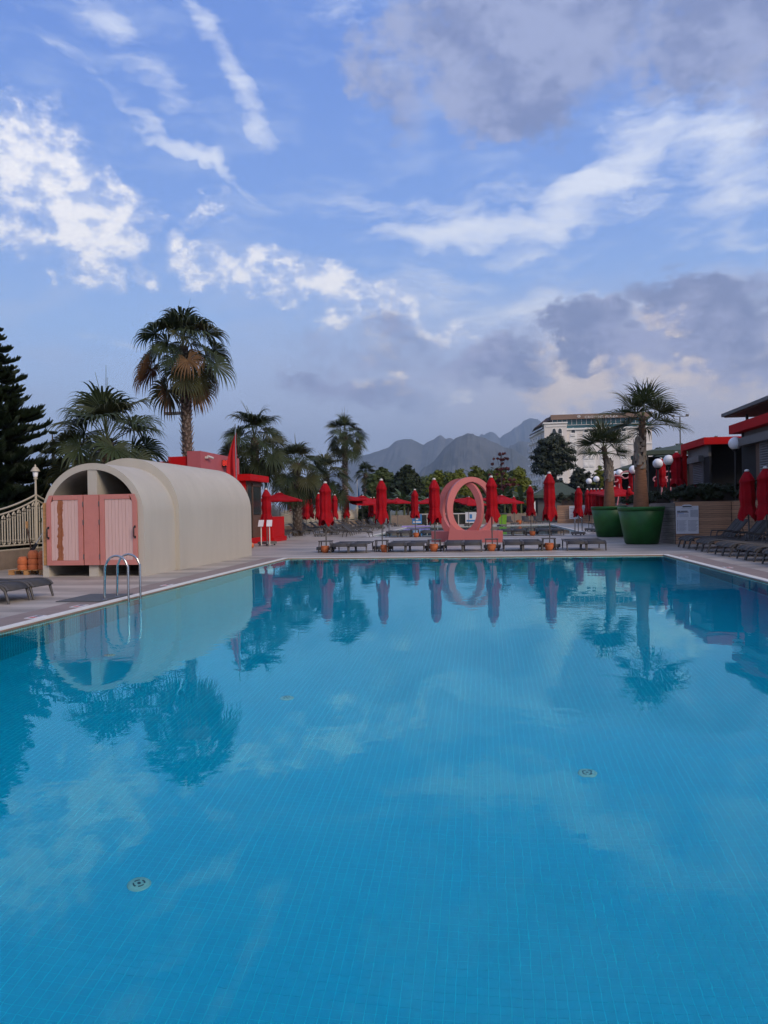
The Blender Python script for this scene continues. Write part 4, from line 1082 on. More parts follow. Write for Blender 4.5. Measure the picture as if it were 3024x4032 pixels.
cols = [(-0.20, -0.18, 2, 'left front stack'), (0.11, -0.18, 3, 'middle front stack'), (0.40, -0.16, 3, 'right front stack beside the cabin'), (-0.10, 0.16, 3, 'back left stack'), (0.25, 0.18, 3, 'back right stack')]
for (dx, dy, n, lb) in cols:
    for k in range(n):
        put(jr, (-12.5 + dx, 19.95 + dy, 0.136 + 0.157 * k), 0.3 * k, 'upturned terracotta pot, %s of the %s' % (('bottom', 'middle' if n == 3 else 'top', 'top')[k], lb), (0.66, 0.66, 0.66))
e = empty('broom', (-12.75, 20.5, 0), 'brush with a white handle leaning behind the terracotta pots', 'broom')
MB().tube([(-0.05, 0, 0.75), (0.35, 0.1, 1.42)], 0.016, 6).build('handle', M_cap, e)
MB().box((-0.08, 0, 0.70), (0.3, 0.06, 0.08), ry=-0.9).build('head', M_black, e)
MB().tube([(-0.15, 0, 0.6), (-0.05, 0, 0.0)], 0.016, 6).build('lower_handle', M_gunmetal, e)
e = empty('mop', (-12.95, 20.5, 0), 'mop with a wooden handle standing among the terracotta pots', 'mop')
MB().tube([(-0.1, 0, 1.42), (0.02, 0, 0.8), (0.05, 0, 0.0)], 0.02, 6).build('handle', M_brown_wood, e)
MB().box((-0.08, 0, 1.36), (0.05, 0.05, 0.2)).build('grip', M_pallet, e)

# ================================================================== pink ring sculpture
SCX, SCY = atY(1838, 2100, 37.6).x, 37.6
sc_ = empty('ring_sculpture', (SCX, SCY, 0), 'salmon pink sculpture of two crossed upright rings on a long base', 'sculpture')
def ring(rx, zt, hole_rx, hz0, hz1, th, rot, xoff, yoff, name, hx=0.0):
    m = MB(); n = 72; oz = zt / 2; ins = []; outs = []
    for i in range(n):
        a = 2 * PI * i / n
        ca_, sa_ = math.cos(a), math.sin(a)
        w_ = 1.0
        x = rx * ca_ * (1 + 0.05 * sa_); z = oz + oz * sa_
        outs.append((x, max(0.0, z)))
        z2 = (hz0 + hz1) / 2 + (hz1 - hz0) / 2 * sa_
        ins.append((hx + hole_rx * ca_ * (1 - 0.12 * sa_), z2))
    vs = [(x, -th / 2, z) for x, z in outs] + [(x, -th / 2, z) for x, z in ins] + [(x, th / 2, z) for x, z in outs] + [(x, th / 2, z) for x, z in ins]
    fs = []
    for i in range(n):
        j = (i + 1) % n
        fs += [(i, j, n + j, n + i), (2 * n + j, 2 * n + i, 3 * n + i, 3 * n + j)]
    m.add(vs, fs)
    m.add(vs, [(j, i, 2 * n + i, 2 * n + j) for i in range(n) for j in ((i + 1) % n,)] + [(n + i, n + j, 3 * n + j, 3 * n + i) for i in range(n) for j in ((i + 1) % n,)], True)
    o = m.build(name, M_sculpt, sc_, (xoff, yoff, 0), bevel=0.012); o.rotation_euler = (0, 0, rot); return o
ring(1.24, 3.14, 0.97, 0.50, 2.90, 0.25, R(20), 0.22, -0.12, 'ring', 0.03)
ring(1.20, 3.08, 0.93, 0.50, 2.86, 0.25, R(-26), -0.28, 0.20, 'ring', 0.0)
m = MB(); m.prism([(-1.75, 0.35), (-1.62, 1.25), (0.2, 0.75), (1.72, 0.15), (1.72, -0.75), (0.9, -0.72), (-0.6, -0.1)][::-1], 'z', 0.0, 0.52)
m.build('base', M_sculpt, sc_, bevel=0.012)
m = MB(); m.prism([(-0.9, 0.0), (-0.75, 0.95), (-0.45, 0.62), (0.0, 0.56), (1.55, 0.56), (1.62, 0.0)], 'y', -0.12, 0.16)
o = m.build('plinth_face', M_sculpt, sc_, (0.0, -0.62, 0), bevel=0.01); o.rotation_euler = (0, 0, R(-9))

# ================================================================== second pool furniture
ladder((QX0 - 0.06, 56.0, 0), 0, 'distant steel ladder at the left edge of the second pool', H=0.75, steps=False)
ladder((QX1 + 0.06, 52.5, 0), PI, 'distant steel ladder at the right edge of the second pool', H=0.75, steps=False)
M_gl = mat('clear_glass_panel', (0.10, 0.12, 0.12), 0.08, 0.05, 1); bs = M_gl.node_tree.nodes['Principled BSDF']; bs.inputs['Transmission Weight'].default_value = 0.75; bs.inputs['IOR'].default_value = 1.05
gf = empty('glass_fence', (0, 75.2, 0), 'glass panel fence with a white top rail across the far end of the second pool', 'fence')
gx0, gx1 = xY(1640, 75.2), xY(1888, 75.2)
n = 6; st = (gx1 - gx0) / n
for k in range(n + 1): MB().tube([(gx0 + k * st, 0, 0), (gx0 + k * st, 0, 1.12)], 0.03, 6).build('post', M_cap, gf)
MB().tube([(gx0, 0, 1.14), (gx1, 0, 1.14)], 0.05, 8).build('top_rail', M_cap, gf)
for k in range(n): MB().bb(gx0 + k * st + 0.06, gx0 + (k + 1) * st - 0.06, -0.006, 0.006, 0.12, 1.06).build('pane', M_gl, gf)
def notice(px, py, Y, w_, h_, m1, m2, label):
    p = atY(px, py, Y); e = empty('notice_sign', (p.x, Y, p.z), label, 'sign')
    MB().bb(-w_ / 2, w_ / 2, -0.01, 0.01, -h_ / 2, h_ / 2).build('panel', m1, e)
    MB().bb(-w_ * 0.12, w_ * 0.12, -0.014, -0.011, -h_ * 0.1, h_ * 0.3).build('figure', m2, e)
    MB().bb(-w_ * 0.4, w_ * 0.4, -0.014, -0.011, -h_ * 0.38, -h_ * 0.22).build('caption', m2, e)
    return e
notice(1642, 2044, 74.9, 0.95, 0.95, M_ink_blue, M_paper, 'small blue pictogram sign on the glass fence behind the second pool')
notice(1854, 2037.6, 74.9, 1.05, 1.05, M_paper, M_ink_blue, 'small white sign seen through the pink rings')
bn = empty('wheelie_bin', (xY(1979, 75.0), 75.0, 0), 'lime green bin with a dark lid beyond the second pool', 'bin')
m = MB(); m.prism([(-0.32, 0.05), (0.32, 0.05), (0.38, 1.0), (-0.38, 1.0)], 'y', -0.35, 0.35); m.build('body', M_lime, bn)
m = MB(); m.box((0, 0, 1.06), (0.84, 0.8, 0.1)); m.build('lid', M_gunmetal, bn)
for sx in (-1, 1): MB().tube([(sx * 0.3 - 0.03, 0.3, 0.1), (sx * 0.3 + 0.03, 0.3, 0.1)], 0.1, 10).build('wheel', M_black, bn)
p_ = ground(1662, 2069); 
m = MB(); m.box((0, 0, 0), (2.6, 0.42, 0.13)); tag(m.build('foam_float', M_purple, None, (p_.x + 0.0, 70.5, 0.05), bevel=0.04), 'long lilac foam float lying on the second pool', 'pool float')
bw = MB(); bw.bb(xY(1540, 80), xY(2115, 80), 80, 80.4, 0, 1.05); tag(bw.build('garden_wall', M_wallstone), 'low tan wall beyond the second pool below the banana plants', 'wall')

# ================================================================== raised terrace on the right with plank walls
TZ = 1.62
ter = MB()
ter.bb(9.95, 60, 28, 33.0, -0.6, TZ); ter.bb(9.95, 60, -6, 28.0, -0.6, TZ); ter.bb(10.25, 60, 33.0, 95, -0.6, TZ)
tag(ter.build('terrace_ground', M_soil), kind='structure')
def plank_wall(name, x0, y0, x1, y1, z0, z1, label, m1, rows=10, plen=2.2, th=0.025, cap_=True):
    """a board wall between two ground points; boards as separate parts"""
    d = Vector((x1 - x0, y1 - y0)); Ln = d.length; a = math.atan2(d.y, d.x)
    e = empty(name, (x0, y0, z0), label, 'plank wall', None, a)
    H = z1 - z0; rh = H / rows; nseg = max(1, round(Ln / plen))
    MB().bb(0, Ln, 0.0, 0.12, 0, H - 0.01).build('backing', M_dark, e)
    me = {}
    for r_ in range(rows):
        off = (r_ % 2) * 0.35 if nseg > 1 else 0
        cuts = [0] + [min(Ln, max(0.2, (i + off) * Ln / nseg)) for i in range(1, nseg)] + [Ln]
        for i in range(len(cuts) - 1):
            l = cuts[i + 1] - cuts[i]
            k = (round(l, 2), r_ % 3)
            if k not in me:
                dp = 0.004 * (r_ % 3)
                me[k] = MB().bb(0.004, l - 0.004, -th - dp, -0.001, 0.007, rh - 0.007).mesh('board', m1)
            link(me[k], 'board', e, (cuts[i], 0, r_ * rh))
    if cap_: MB().bb(-0.02, Ln + 0.02, -0.05, 0.2, H - 0.01, H + 0.035).build('capping', m1, e)
    return e
bx = 7.70
plank_wall('plank_wall', bx, 32.8, 9.88, 32.8, 0, 1.70, 'brown cedar plank wall carrying the white notice board', M_cedar, 11)
plank_wall('plank_wall', 7.35, 35.6, bx - 0.0, 32.83, 0, 1.66, 'weathered grey plank wall between the green pots and the notice board', M_greywood, 11, 1.6)
plank_wall('plank_wall', 9.90, 32.7, 9.90, 14.0, 0, 1.70, 'long brown plank wall behind the loungers on the right', M_cedar, 11, 2.4)
plank_wall('plank_wall', 7.2, 44.0, 7.45, 35.7, 0, 1.62, 'grey plank wall seen between the two green pots', M_greywood, 10, 2.0)
plank_wall('plank_wall', 7.05, 78.0, 10.2, 77.5, 0, 1.75, 'distant brown plank wall with white posters beside the green hut', M_cedar, 8, 1.6)
plank_wall('plank_wall', 10.2, 77.4, 10.2, 44.0, 0, 1.70, 'far plank wall running back behind the right-hand loungers', M_cedar, 8, 5.0)
tg = MB(); tg.bb(7.75, 9.95, 32.95, 36, 0, 1.6); tg.bb(7.5, 10.25, 36, 44, 0, 1.6); tag(tg.build('planter_soil', M_soil), kind='structure')
# notice board
nb = empty('notice_board', (0, 0, 0), 'large white notice board of pool rules fixed on the cedar planks', 'notice board')
A_ = atY(2660, 1993, 32.74); B_ = atY(2751, 2101, 32.74)
nb.location = (A_.x, 32.74, B_.z); bw_ = B_.x - A_.x; bh_ = A_.z - B_.z
MB().bb(0, bw_, -0.03, 0, 0, bh_).build('board', M_paper, nb)
m = MB(); m.prism([(bw_ * 0.28, bh_ - 0.02), (bw_ * 0.72, bh_ - 0.02), (bw_ * 0.70, bh_ + 0.03), (bw_ * 0.60, bh_ + 0.06), (bw_ * 0.40, bh_ + 0.06), (bw_ * 0.30, bh_ + 0.03)], 'y', -0.03, 0); m.build('header', M_paper, nb)
def strip(x0, x1, z0, z1, m_=M_ink, y=-0.031): return MB().bb(bw_ * x0, bw_ * x1, y - 0.0015, y, bh_ * z0, bh_ * z1).build('print', m_, nb)
strip(.30, .70, .955, .985, M_ink_dark); strip(.25, .76, .90, .908)
strip(.06, .20, .80, .83, M_ink_dark); strip(.06, .56, .765, .79, M_ink_dark); strip(.22, .52, .80, .83, M_ink_dark)
strip(.06, .11, .70, .72, M_ink_red); strip(.06, .10, .63, .65, M_ink_red); strip(.06, .36, .735, .75, M_ink_blue)
strip(.64, .98, .60, .86, mat('pale_grey_print', (0.42, 0.43, 0.46), 0.6, 0.1, 6))
for k in range(4): strip(.14, .56, .70 - .03 * k, .708 - .03 * k)
for k in range(9):
    z = .47 - .045 * k
    for q in range(2):
        strip(.05, .09, z - .004, z + .012, M_ink_dark) if q == 0 else strip(.55, .59, z - .004, z + .012, M_ink_dark)
        xa = .11 if q == 0 else .61
        strip(xa, xa + .36 - .05 * (k % 3), z, z + .008); strip(xa, xa + .30 + .04 * (k % 2), z - .016, z - .010)
def poster(px0, py0, px1, py1, Y, label):
    a = atY(px0, py0, Y); b = atY(px1, py1, Y); e = empty('poster', (a.x, Y, b.z), label, 'poster')
    W_, H_ = b.x - a.x, a.z - b.z
    MB().bb(0, W_, -0.02, 0.0, 0, H_).build('sheet', M_paper, e)
    for k in range(7): MB().bb(W_ * .1, W_ * (.9 - .2 * (k % 2)), -0.024, -0.021, H_ * (.12 + .11 * k), H_ * (.155 + .11 * k)).build('print', M_ink, e)
poster(2241, 1992, 2280, 2043, 77.45, 'white printed poster on the far plank wall, left one')
poster(2283, 1990, 2306, 2022, 77.45, 'white printed poster on the far plank wall, smaller right one')

# far loungers along the right wall of the second pool
for k in range(7):
    put(raised, (8.4 - 0.03 * k, 62 - 2.4 * k + (k % 2) * .6, 0), R(-90), 'distant raised-back lounger along the far plank wall, %s from the far end' % ORD[k])

# ------------------------------------------------------------------ leaf clouds: hedges and trees
def leaf_cloud(name, blobs, n, size, m, seed, squash=1.0, droop=0.0, parent=None, loc=None, kind=None, asp=2.0, shell_=0.55):
    rs = np.random.RandomState(seed)
    bl = np.array([(b[0], b[1], b[2], b[3], b[4] if len(b) > 4 else b[3], b[5] if len(b) > 5 else b[3]) for b in blobs], float)
    wts = bl[:, 3] * bl[:, 5]; wts /= wts.sum()
    # sub-clumps on each blob give light and dark masses
    ncl = max(24, n // 40)
    bi = rs.choice(len(bl), ncl, p=wts)
    u = rs.normal(size=(ncl, 3)); u /= np.linalg.norm(u, axis=1)[:, None]; u[:, 2] = np.where(u[:, 2] < -0.3, -u[:, 2], u[:, 2])
    rr = shell_ + (1.02 - shell_) * rs.rand(ncl) ** 0.6
    cc = bl[bi, :3] + u * bl[bi, 3:6] * rr[:, None]
    cr_ = (0.16 + 0.20 * rs.rand(ncl)) * bl[bi, 3:6].mean(axis=1)
    ci = rs.choice(ncl, n, p=cr_ ** 2 / (cr_ ** 2).sum())
    v = rs.normal(size=(n, 3)); v /= np.linalg.norm(v, axis=1)[:, None]
    c = cc[ci] + v * cr_[ci][:, None] * (rs.rand(n) ** 0.45)[:, None] * np.array([1.15, 1.15, 0.75])
    nr = v * 0.7 + u[ci] * 0.5 + rs.normal(size=(n, 3)) * 0.45 + np.array([0, 0, 0.35]); nr /= np.linalg.norm(nr, axis=1)[:, None]
    t = rs.normal(size=(n, 3)); t[:, 2] -= droop; t -= (t * nr).sum(1)[:, None] * nr; t /= np.linalg.norm(t, axis=1)[:, None]
    b = np.cross(nr, t); s = size * (0.6 + 0.8 * rs.rand(n))[:, None]
    V = np.stack([c - t * s * asp * .5, c + b * s * .5 - nr * s * .12, c + t * s * asp * .5, c - b * s * .5 - nr * s * .12], axis=1).reshape(-1, 3)
    F = np.arange(n * 4).reshape(n, 4)
    return link(arr_mesh(name, V, F, m), name, parent, loc, kind=kind)
def tree(name, x, y, label, blobs, n, size, m, seed, trunk_h, trunk_r, lean=0.0, asp=2.0, z0=0.0, droop=0.0, cat='tree', group=None, shell_=0.55):
    e = empty(name, (x, y, z0), label, cat, group)
    leaf_cloud('crown', blobs, n, size, m, seed, parent=e, asp=asp, droop=droop, shell_=shell_)
    t = MB(); t.tube([(0, 0, 0), (lean * .4, 0, trunk_h * .5), (lean, 0, trunk_h)], [trunk_r, trunk_r * .75, trunk_r * .45], 8); t.build('trunk', M_branch, e)
    lb = MB(); r = random.Random(seed)
    for b in blobs[:7]:
        z = trunk_h * r.uniform(.45, .9); p0 = (lean * z / trunk_h, 0, z)
        mid = ((p0[0] + b[0]) / 2 + r.uniform(-.2, .2), b[1] / 2, (z + b[2]) / 2 - .1)
        lb.tube([p0, mid, (b[0], b[1], b[2])], [trunk_r * .4, trunk_r * .25, trunk_r * .1], 5)
    lb.build('limbs', M_branch, e); return e

# hedge on the terrace edge
def hedge(name, x0, x1, y0, y1, z0, z1, n, m, seed, label):
    rs = np.random.RandomState(seed)
    ln = max(x1 - x0, y1 - y0); k = max(3, int(ln / 0.5)); bl = []
    for i in range(k):
        f = (i + .5) / k; cx_ = x0 + (x1 - x0) * (f if x1 - x0 > y1 - y0 else .5); cy_ = y0 + (y1 - y0) * (f if y1 - y0 >= x1 - x0 else .5)
        h = (z1 - z0) * (0.47 + 0.07 * rs.rand()); bl.append((cx_, cy_, z0 + h, 0.55, 0.55, h))
    e = empty(name, (0, 0, 0), label, 'hedge')
    leaf_cloud('foliage', bl, n, 0.075, m, seed, parent=e, shell_=0.3)
    core = MB(); w = 0.26; cx_, cy_ = (x0 + x1) / 2, (y0 + y1) / 2
    if x1 - x0 > y1 - y0: core.bb(x0 + .2, x1 - .2, cy_ - w, cy_ + w, z0, z1 - .3)
    else: core.bb(cx_ - w, cx_ + w, y0 + .2, y1 - .2, z0, z1 - .3)
    core.build('inner_twigs', M_branch, e); return e
hedge('hedge', 10.0, 11.0, 14.5, 33.2, 1.6, 2.50, 16000, L_hedge, 1, 'dark clipped hedge along the terrace above the right-hand loungers')
hedge('hedge', 7.9, 10.4, 33.1, 34.2, 1.6, 2.45, 8000, L_hedge, 2, 'dark clipped hedge on top of the wall above the notice board')
hedge('hedge', 7.5, 8.5, 36.2, 43.5, 1.55, 2.2, 6000, L_hedge, 3, 'dark shrub hedge behind the two potted palms')
hedge('hedge', 7.3, 10.2, 77.8, 78.8, 1.6, 2.9, 4000, L_hedge, 4, 'dark bush above the distant plank wall beside the hut')
hedge('hedge', 10.4, 11.2, 45, 76, 1.6, 2.4, 8000, L_hedge, 5, 'long dark hedge on the terrace behind the packed umbrellas')

# ------------------------------------------------------------------ globe lamps
def globe(px, py, d, z_label):
    dr = ray(px, py).normalized(); k = ray(px, py); s = d
    p = Vector((k.x * s, k.y * s, CAM_H + k.z * s))
    e = empty('globe_lamp', (p.x, p.y, 0), z_label, 'globe lamp', 'white globe lamps on the right terrace')
    MB().sphere((0, 0, p.z), 0.265, 24, 14).build('globe', M_globe, e)
    MB().tube([(0, 0, 0.3 if p.x < 9.5 else TZ - .1), (0, 0, p.z - 0.25)], 0.045, 8).build('pole', M_black, e)
    MB().lathe([(0.05, p.z - .33), (0.13, p.z - .27), (0.14, p.z - 0.235)], 14).build('collar', M_black, e)
for px, py, d, lb in ((2895, 1746, 31.2, 'largest white globe lamp, before the dark bar opening at right'), (2633, 1812, 38.5, 'white globe lamp touching the big closed umbrella right of the potted palm'), (2590, 1825, 41.5, 'white globe lamp just right of the front potted palm trunk'),
                      (2494, 1850, 47, 'white globe lamp just left of the front potted palm trunk'), (2439, 1862, 58, 'right one of two overlapping globe lamps between the potted palms'), (2421, 1868, 60, 'left one of two overlapping globe lamps between the potted palms'),
                      (2348, 1887, 66, 'small globe lamp left of the rear potted palm, higher of two'), (2319, 1895, 69, 'small globe lamp left of the rear potted palm, lower of two')):
    globe(px, py, d, lb)
# closed umbrellas standing on the terrace
def put_t(i, px, pt, Y, sc, lb):
    p_ = atY(px, pt, Y); o = put(umb[i], (p_.x, Y, TZ), i * 1.3, lb); o.scale = (sc, sc, (p_.z - TZ) / 2.78)
put_t(0, 2434, 1848, 60, 1.15, 'closed red umbrella on the terrace behind the two overlapping globe lamps')
put_t(1, 2494, 1832, 49, 1.15, 'closed red umbrella on the terrace behind the globe left of the front palm')
put_t(2, 2598, 1801, 44, 1.15, 'closed red umbrella on the terrace right of the front palm trunk')
bu = closed_umbrella('largest closed red umbrella, on the terrace left of the red-framed bar', G_UM, H=3.1, seed=9, rad=0.29)
p_ = atY(2663, 1776, 40.0); bu.location = (p_.x, 40, TZ); bu.scale = (1.0, 1.0, (p_.z - TZ) / 3.1)

# ------------------------------------------------------------------ bars with roller shutters
def shutter(parent, x, y0, y1, z0, z1, n):
    fr = MB(); fr.bb(x - 0.03, x + 0.03, y0 - 0.05, y0, z0, z1); fr.bb(x - 0.03, x + 0.03, y1, y1 + 0.05, z0, z1)
    o = fr.build('shutter', M_shutter, parent)
    h = (z1 - z0) / n; me = MB(); me.tube([(0, 0, h / 2), (0, y1 - y0, h / 2)], h * 0.47, 6); mm = me.mesh('slat', M_shutter)
    for k in range(n): link(mm, 'slat', o, (x, y0, z0 + k * h))
    return o
b1 = empty('terrace_bar', (10.42, 37.8, TZ), 'dark open bar with a red roof fascia and roller shutter on the terrace', 'bar')
H1 = 4.73 - TZ
MB().bb(0.08, 6.0, 3.7, 3.8, 0, H1 - .3).build('back_wall', M_taupe, b1)
MB().bb(0.0, 0.12, 0.0, 3.7, 2.25, H1 - .32).build('upper_wall', M_greycoat, b1)
MB().bb(0.04, 0.12, 2.9, 3.72, 0, 2.25).build('side_wall', M_taupe, b1)
MB().bb(0.04, 0.12, 0.0, 1.0, 0, 2.25).build('side_wall', M_dark, b1)
shutter(b1, 0.05, 1.1, 2.8, 1.0, 2.05, 12)
MB().bb(-0.22, 0.1, 0.9, 3.0, 2.05, 2.35).build('shutter_box', M_greycoat, b1)
MB().bb(0.05, 0.1, 1.1, 2.8, 0, 1.0).build('counter_front', M_glass_dark, b1)
MB().bb(-0.30, 0.0, -0.4, 3.9, H1 - .33, H1).build('roof_fascia', M_red_paint, b1)
MB().bb(0.0, 6.2, -0.4, -0.1, H1 - .33, H1).build('roof_fascia', M_red_paint, b1)
MB().bb(0.0, 6.2, -0.1, 3.9, H1 - .12, H1 - .02).build('roof', M_greycoat, b1)
MB().bb(-0.30, -0.08, 3.6, 3.9, -0.2, H1 - .33).build('corner_post', M_red_paint, b1)
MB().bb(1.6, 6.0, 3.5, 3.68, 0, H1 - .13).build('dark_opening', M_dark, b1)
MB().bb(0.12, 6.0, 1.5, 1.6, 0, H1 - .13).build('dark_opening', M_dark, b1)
b2 = empty('terrace_bar', (10.4, 24.0, TZ), 'nearer bar with a red fascia and tall grey roller shutter at the right edge', 'bar')
H2 = 4.85 - TZ
MB().bb(0.0, 0.12, 0.0, 8.7, 2.45, H2 - .34).build('upper_wall', M_greycoat, b2)
MB().bb(0.02, 0.12, 6.9, 7.45, 0, 2.45).build('side_wall', M_brown_wood, b2)
MB().bb(0.02, 0.12, 0, 4.2, 0, 2.45).build('side_wall', M_brown_wood, b2)
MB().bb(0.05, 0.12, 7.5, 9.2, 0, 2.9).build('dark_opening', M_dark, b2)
shutter(b2, 0.0, 4.3, 6.85, 0.2, 2.3, 22)
MB().bb(-0.28, 0.1, 4.1, 8.6, 2.3, 2.62).build('shutter_box', M_greycoat, b2)
MB().bb(-0.35, 0.0, 0.0, 9.4, H2 - .36, H2).build('roof_fascia', M_red_paint, b2)
MB().bb(-0.35, 6, 9.4, 9.5, H2 - .36, H2).build('roof_fascia', M_red_paint, b2)
MB().bb(0.0, 6, 0.0, 9.4, H2 - .1, H2 - .02).build('roof', M_greycoat, b2)
cn = empty('flat_canopy', (10.6, 32.5, TZ), 'thin grey flat canopy roof on a dark post above the bars', 'canopy')
zc = 5.45 - TZ
MB().bb(-0.2, 5.5, -7, 3.2, zc, zc + 0.14).build('roof', M_greycoat, cn)
MB().bb(-0.1, 5.4, -6.9, 3.1, zc - .04, zc - .002).build('soffit', M_brown_wood, cn)
MB().tube([(0.5, 2.0, 0), (0.5, 2.0, zc)], 0.06, 8).build('post', M_black, cn)
MB().tube([(0.5, -6.0, 0), (0.5, -6.0, zc)], 0.06, 8).build('post', M_black, cn)
# green tents behind
def tent(px, ytop, Y, w, yb, label, z0=TZ):
    t_ = atY(px, ytop, Y); bz = atY(px, yb, Y).z
    e = empty('garden_pavilion', (t_.x, Y, z0), label, 'pavilion')
    h = w / 2
    m = MB(); m.add([(-h, -h, bz - z0), (h, -h, bz - z0), (h, h, bz - z0), (-h, h, bz - z0), (0, 0, t_.z - z0)], [(0, 1, 4), (1, 2, 4), (2, 3, 4), (3, 0, 4), (3, 2, 1, 0)]); m.build('roof', M_hutroof, e)
    MB().bb(-h, h, -h - .02, -h + .02, bz - z0 - .3, bz - z0 - 0.005).build('fascia', M_hutroof, e)
    MB().bb(-h + .02, -h + .06, -h, h, bz - z0 - .3, bz - z0 - 0.005).build('fascia', M_hutroof, e)
    for sx in (-1, 1):
        for sy in (-1, 1): MB().tube([(sx * (h - .15), sy * (h - .15), 0), (sx * (h - .15), sy * (h - .15), bz - z0)], 0.07, 6).build('post', M_black, e)
    MB().bb(-h + .2, h - .2, h - .4, h - .3, 0, bz - z0 - .1).build('back_wall', M_dark, e); return e
tent(2668, 1752, 62, 6.0, 1782, 'dark green pavilion roof rising left of the red-framed bar')
tent(2600, 1790, 77, 9.5, 1850, 'low broad green pavilion behind the front potted palm')
# grey hut with a green roof
hx0, hx1 = xY(2118, 84), xY(2282, 84)
hut = empty('garden_hut', ((hx0 + hx1) / 2, 84, 0), 'dark grey hut with a green felt roof beyond the second pool', 'hut')
hw_ = (hx1 - hx0) / 2
MB().bb(-hw_, hw_, 0, 4, 0, 2.9).build('wall', M_hut, hut)
m = MB(); r_ = hw_ + 0.5; m.add([(-r_, -.6, 2.9), (r_, -.6, 2.9), (r_, 4.6, 2.9), (-r_, 4.6, 2.9), (-.5, 2, 4.3), (.5, 2, 4.3)], [(0, 1, 5, 4), (1, 2, 5), (2, 3, 4, 5), (3, 0, 4), (3, 2, 1, 0)]); m.build('roof', M_hutroof, hut)
MB().bb(-r_, r_, -.62, -.56, 2.62, 2.9).build('fascia', M_hutroof, hut)
MB().bb(-hw_ * .35, hw_ * .9, -.03, -.001, 1.1, 2.4).build('shutter', M_greycoat, hut)
MB().bb(-hw_ * .4, hw_ * .95, -.35, 0, 0.95, 1.05).build('counter', M_gunmetal, hut)
# floodlight mast
p_ = atY(2677, 1640, 95)
fm = empty('floodlight_mast', (p_.x, 95, 0), 'thin floodlight mast against the sky left of the bars', 'mast')
MB().tube([(0, 0, 0), (0, 0, p_.z)], 0.075, 6).build('pole', M_gunmetal, fm)
MB().tube([(-0.8, 0, p_.z), (0.8, 0, p_.z)], 0.035, 6).build('arm', M_gunmetal, fm)
for sx in (-0.8, 0.8): MB().box((sx, -.1, p_.z + .1), (0.32, 0.25, 0.25)).build('floodlight', M_gunmetal, fm)
MB().box((0.45, 0, p_.z - 6.7), (0.4, 0.3, 0.45)).build('speaker', M_gunmetal, fm)

# ------------------------------------------------------------------ fan palms
def fan_leaf(seed, el, Rl, pet, nseg=30, droop=0.55, wide=1.0, spread=150, m=None, dead=False, tilt_=-28):
    """leaf whose stalk starts at the origin and leaves towards +X at the given elevation (degrees)"""
    r = random.Random(seed); mb = MB()
    sag = 0.16 * pet
    c, s = math.cos(R(el)), math.sin(R(el))
    st = [Vector((c * pet * t, 0.03 * math.sin(t * 3 + seed), s * pet * t - sag * t * t)) for t in (0, .25, .5, .75, 1)]
    tip = st[-1]; d = (st[-1] - st[-2]).normalized()
    side_ = Vector((0, 1, 0)); roll = r.uniform(-.5, .5)
    side_ = (Matrix.Rotation(roll, 3, d) @ side_); nrm = side_.cross(d).normalized()
    if nrm.z < 0: nrm = -nrm
    back_tilt = R(tilt_)                      # blade bends down from the stalk
    d2 = (d * math.cos(back_tilt) + nrm * math.sin(back_tilt)).normalized(); n2 = side_.cross(d2).normalized()
    if n2.dot(nrm) < 0: n2 = -n2
    npt = 7
    for i in range(nseg):
        f = (i + .5) / nseg * 2 - 1; a = R(spread) * f
        Ls = Rl * (1.0 - 0.34 * abs(f) ** 2) * r.uniform(.92, 1.06)
        dir_ = (d2 * math.cos(a) + side_ * math.sin(a) + n2 * (0.10 + 0.30 * abs(f))).normalized()
        wv = (side_ * math.cos(a) - d2 * math.sin(a)).normalized()
        w0 = R(spread) * 2 / nseg * 0.50
        p = Vector(tip); vs = []; dd = Vector(dir_); step = Ls / npt
        dr = droop * r.uniform(.6, 1.5)
        for k in range(npt + 1):
            t_ = k / npt
            wd_ = max(0.004, (Ls * t_ * w0 if t_ < .45 else Ls * .45 * w0 * (1 - (t_ - .45) / .55) ** 0.9)) * wide
            up = wv.cross(dd).normalized()
            fold = up * wd_ * 0.45
            vs += [p - wv * wd_ + fold, p, p + wv * wd_ + fold]
            g_ = dr * (max(0, t_ - .34)) ** 0.8 * 1.5
            dd = (dd + Vector((r.uniform(-.04, .04), r.uniform(-.04, .04), -g_))).normalized()
            p = p + dd * step
        fs = []
        for k in range(npt):
            a0 = k * 3; fs += [(a0, a0 + 1, a0 + 4, a0 + 3), (a0 + 1, a0 + 2, a0 + 5, a0 + 4)]
        mb.add(vs, fs)
    blade = mb
    stalk = MB(); stalk.tube(st, [0.028, 0.022, 0.018, 0.015, 0.012], 4)
    return blade, stalk
LEAFCACHE = {}
def leaf_meshes(kind, Rl, pet, droop, wide):
    if kind in LEAFCACHE: return LEAFCACHE[kind]
    out = {}
    for el in (82, 60, 38, 15, -10, -35, -58):
        out[el] = []
        for v in range(3):
            b, s = fan_leaf(el * 7 + v * 31 + 400, el, Rl, pet * (0.8 if el > 70 else 1), 30, droop, wide, spread=(150 if kind != 'pot' else 128), tilt_=(-30 if kind != 'pot' else -8))
            mt = (L_fan, L_fan2, L_fan)[v]
            if kind == 'tall' and el <= -35: mt = M_leafdry if v == 0 else L_fan2
            if kind == 'tall' and el == -10 and v == 1: mt = M_leafdry
            if kind == 'pot': mt = L_fan2 if v == 1 else L_fan
            out[el].append((b.mesh('frond', mt), s.mesh('stalk', M_stalk)))
    LEAFCACHE[kind] = out; return out
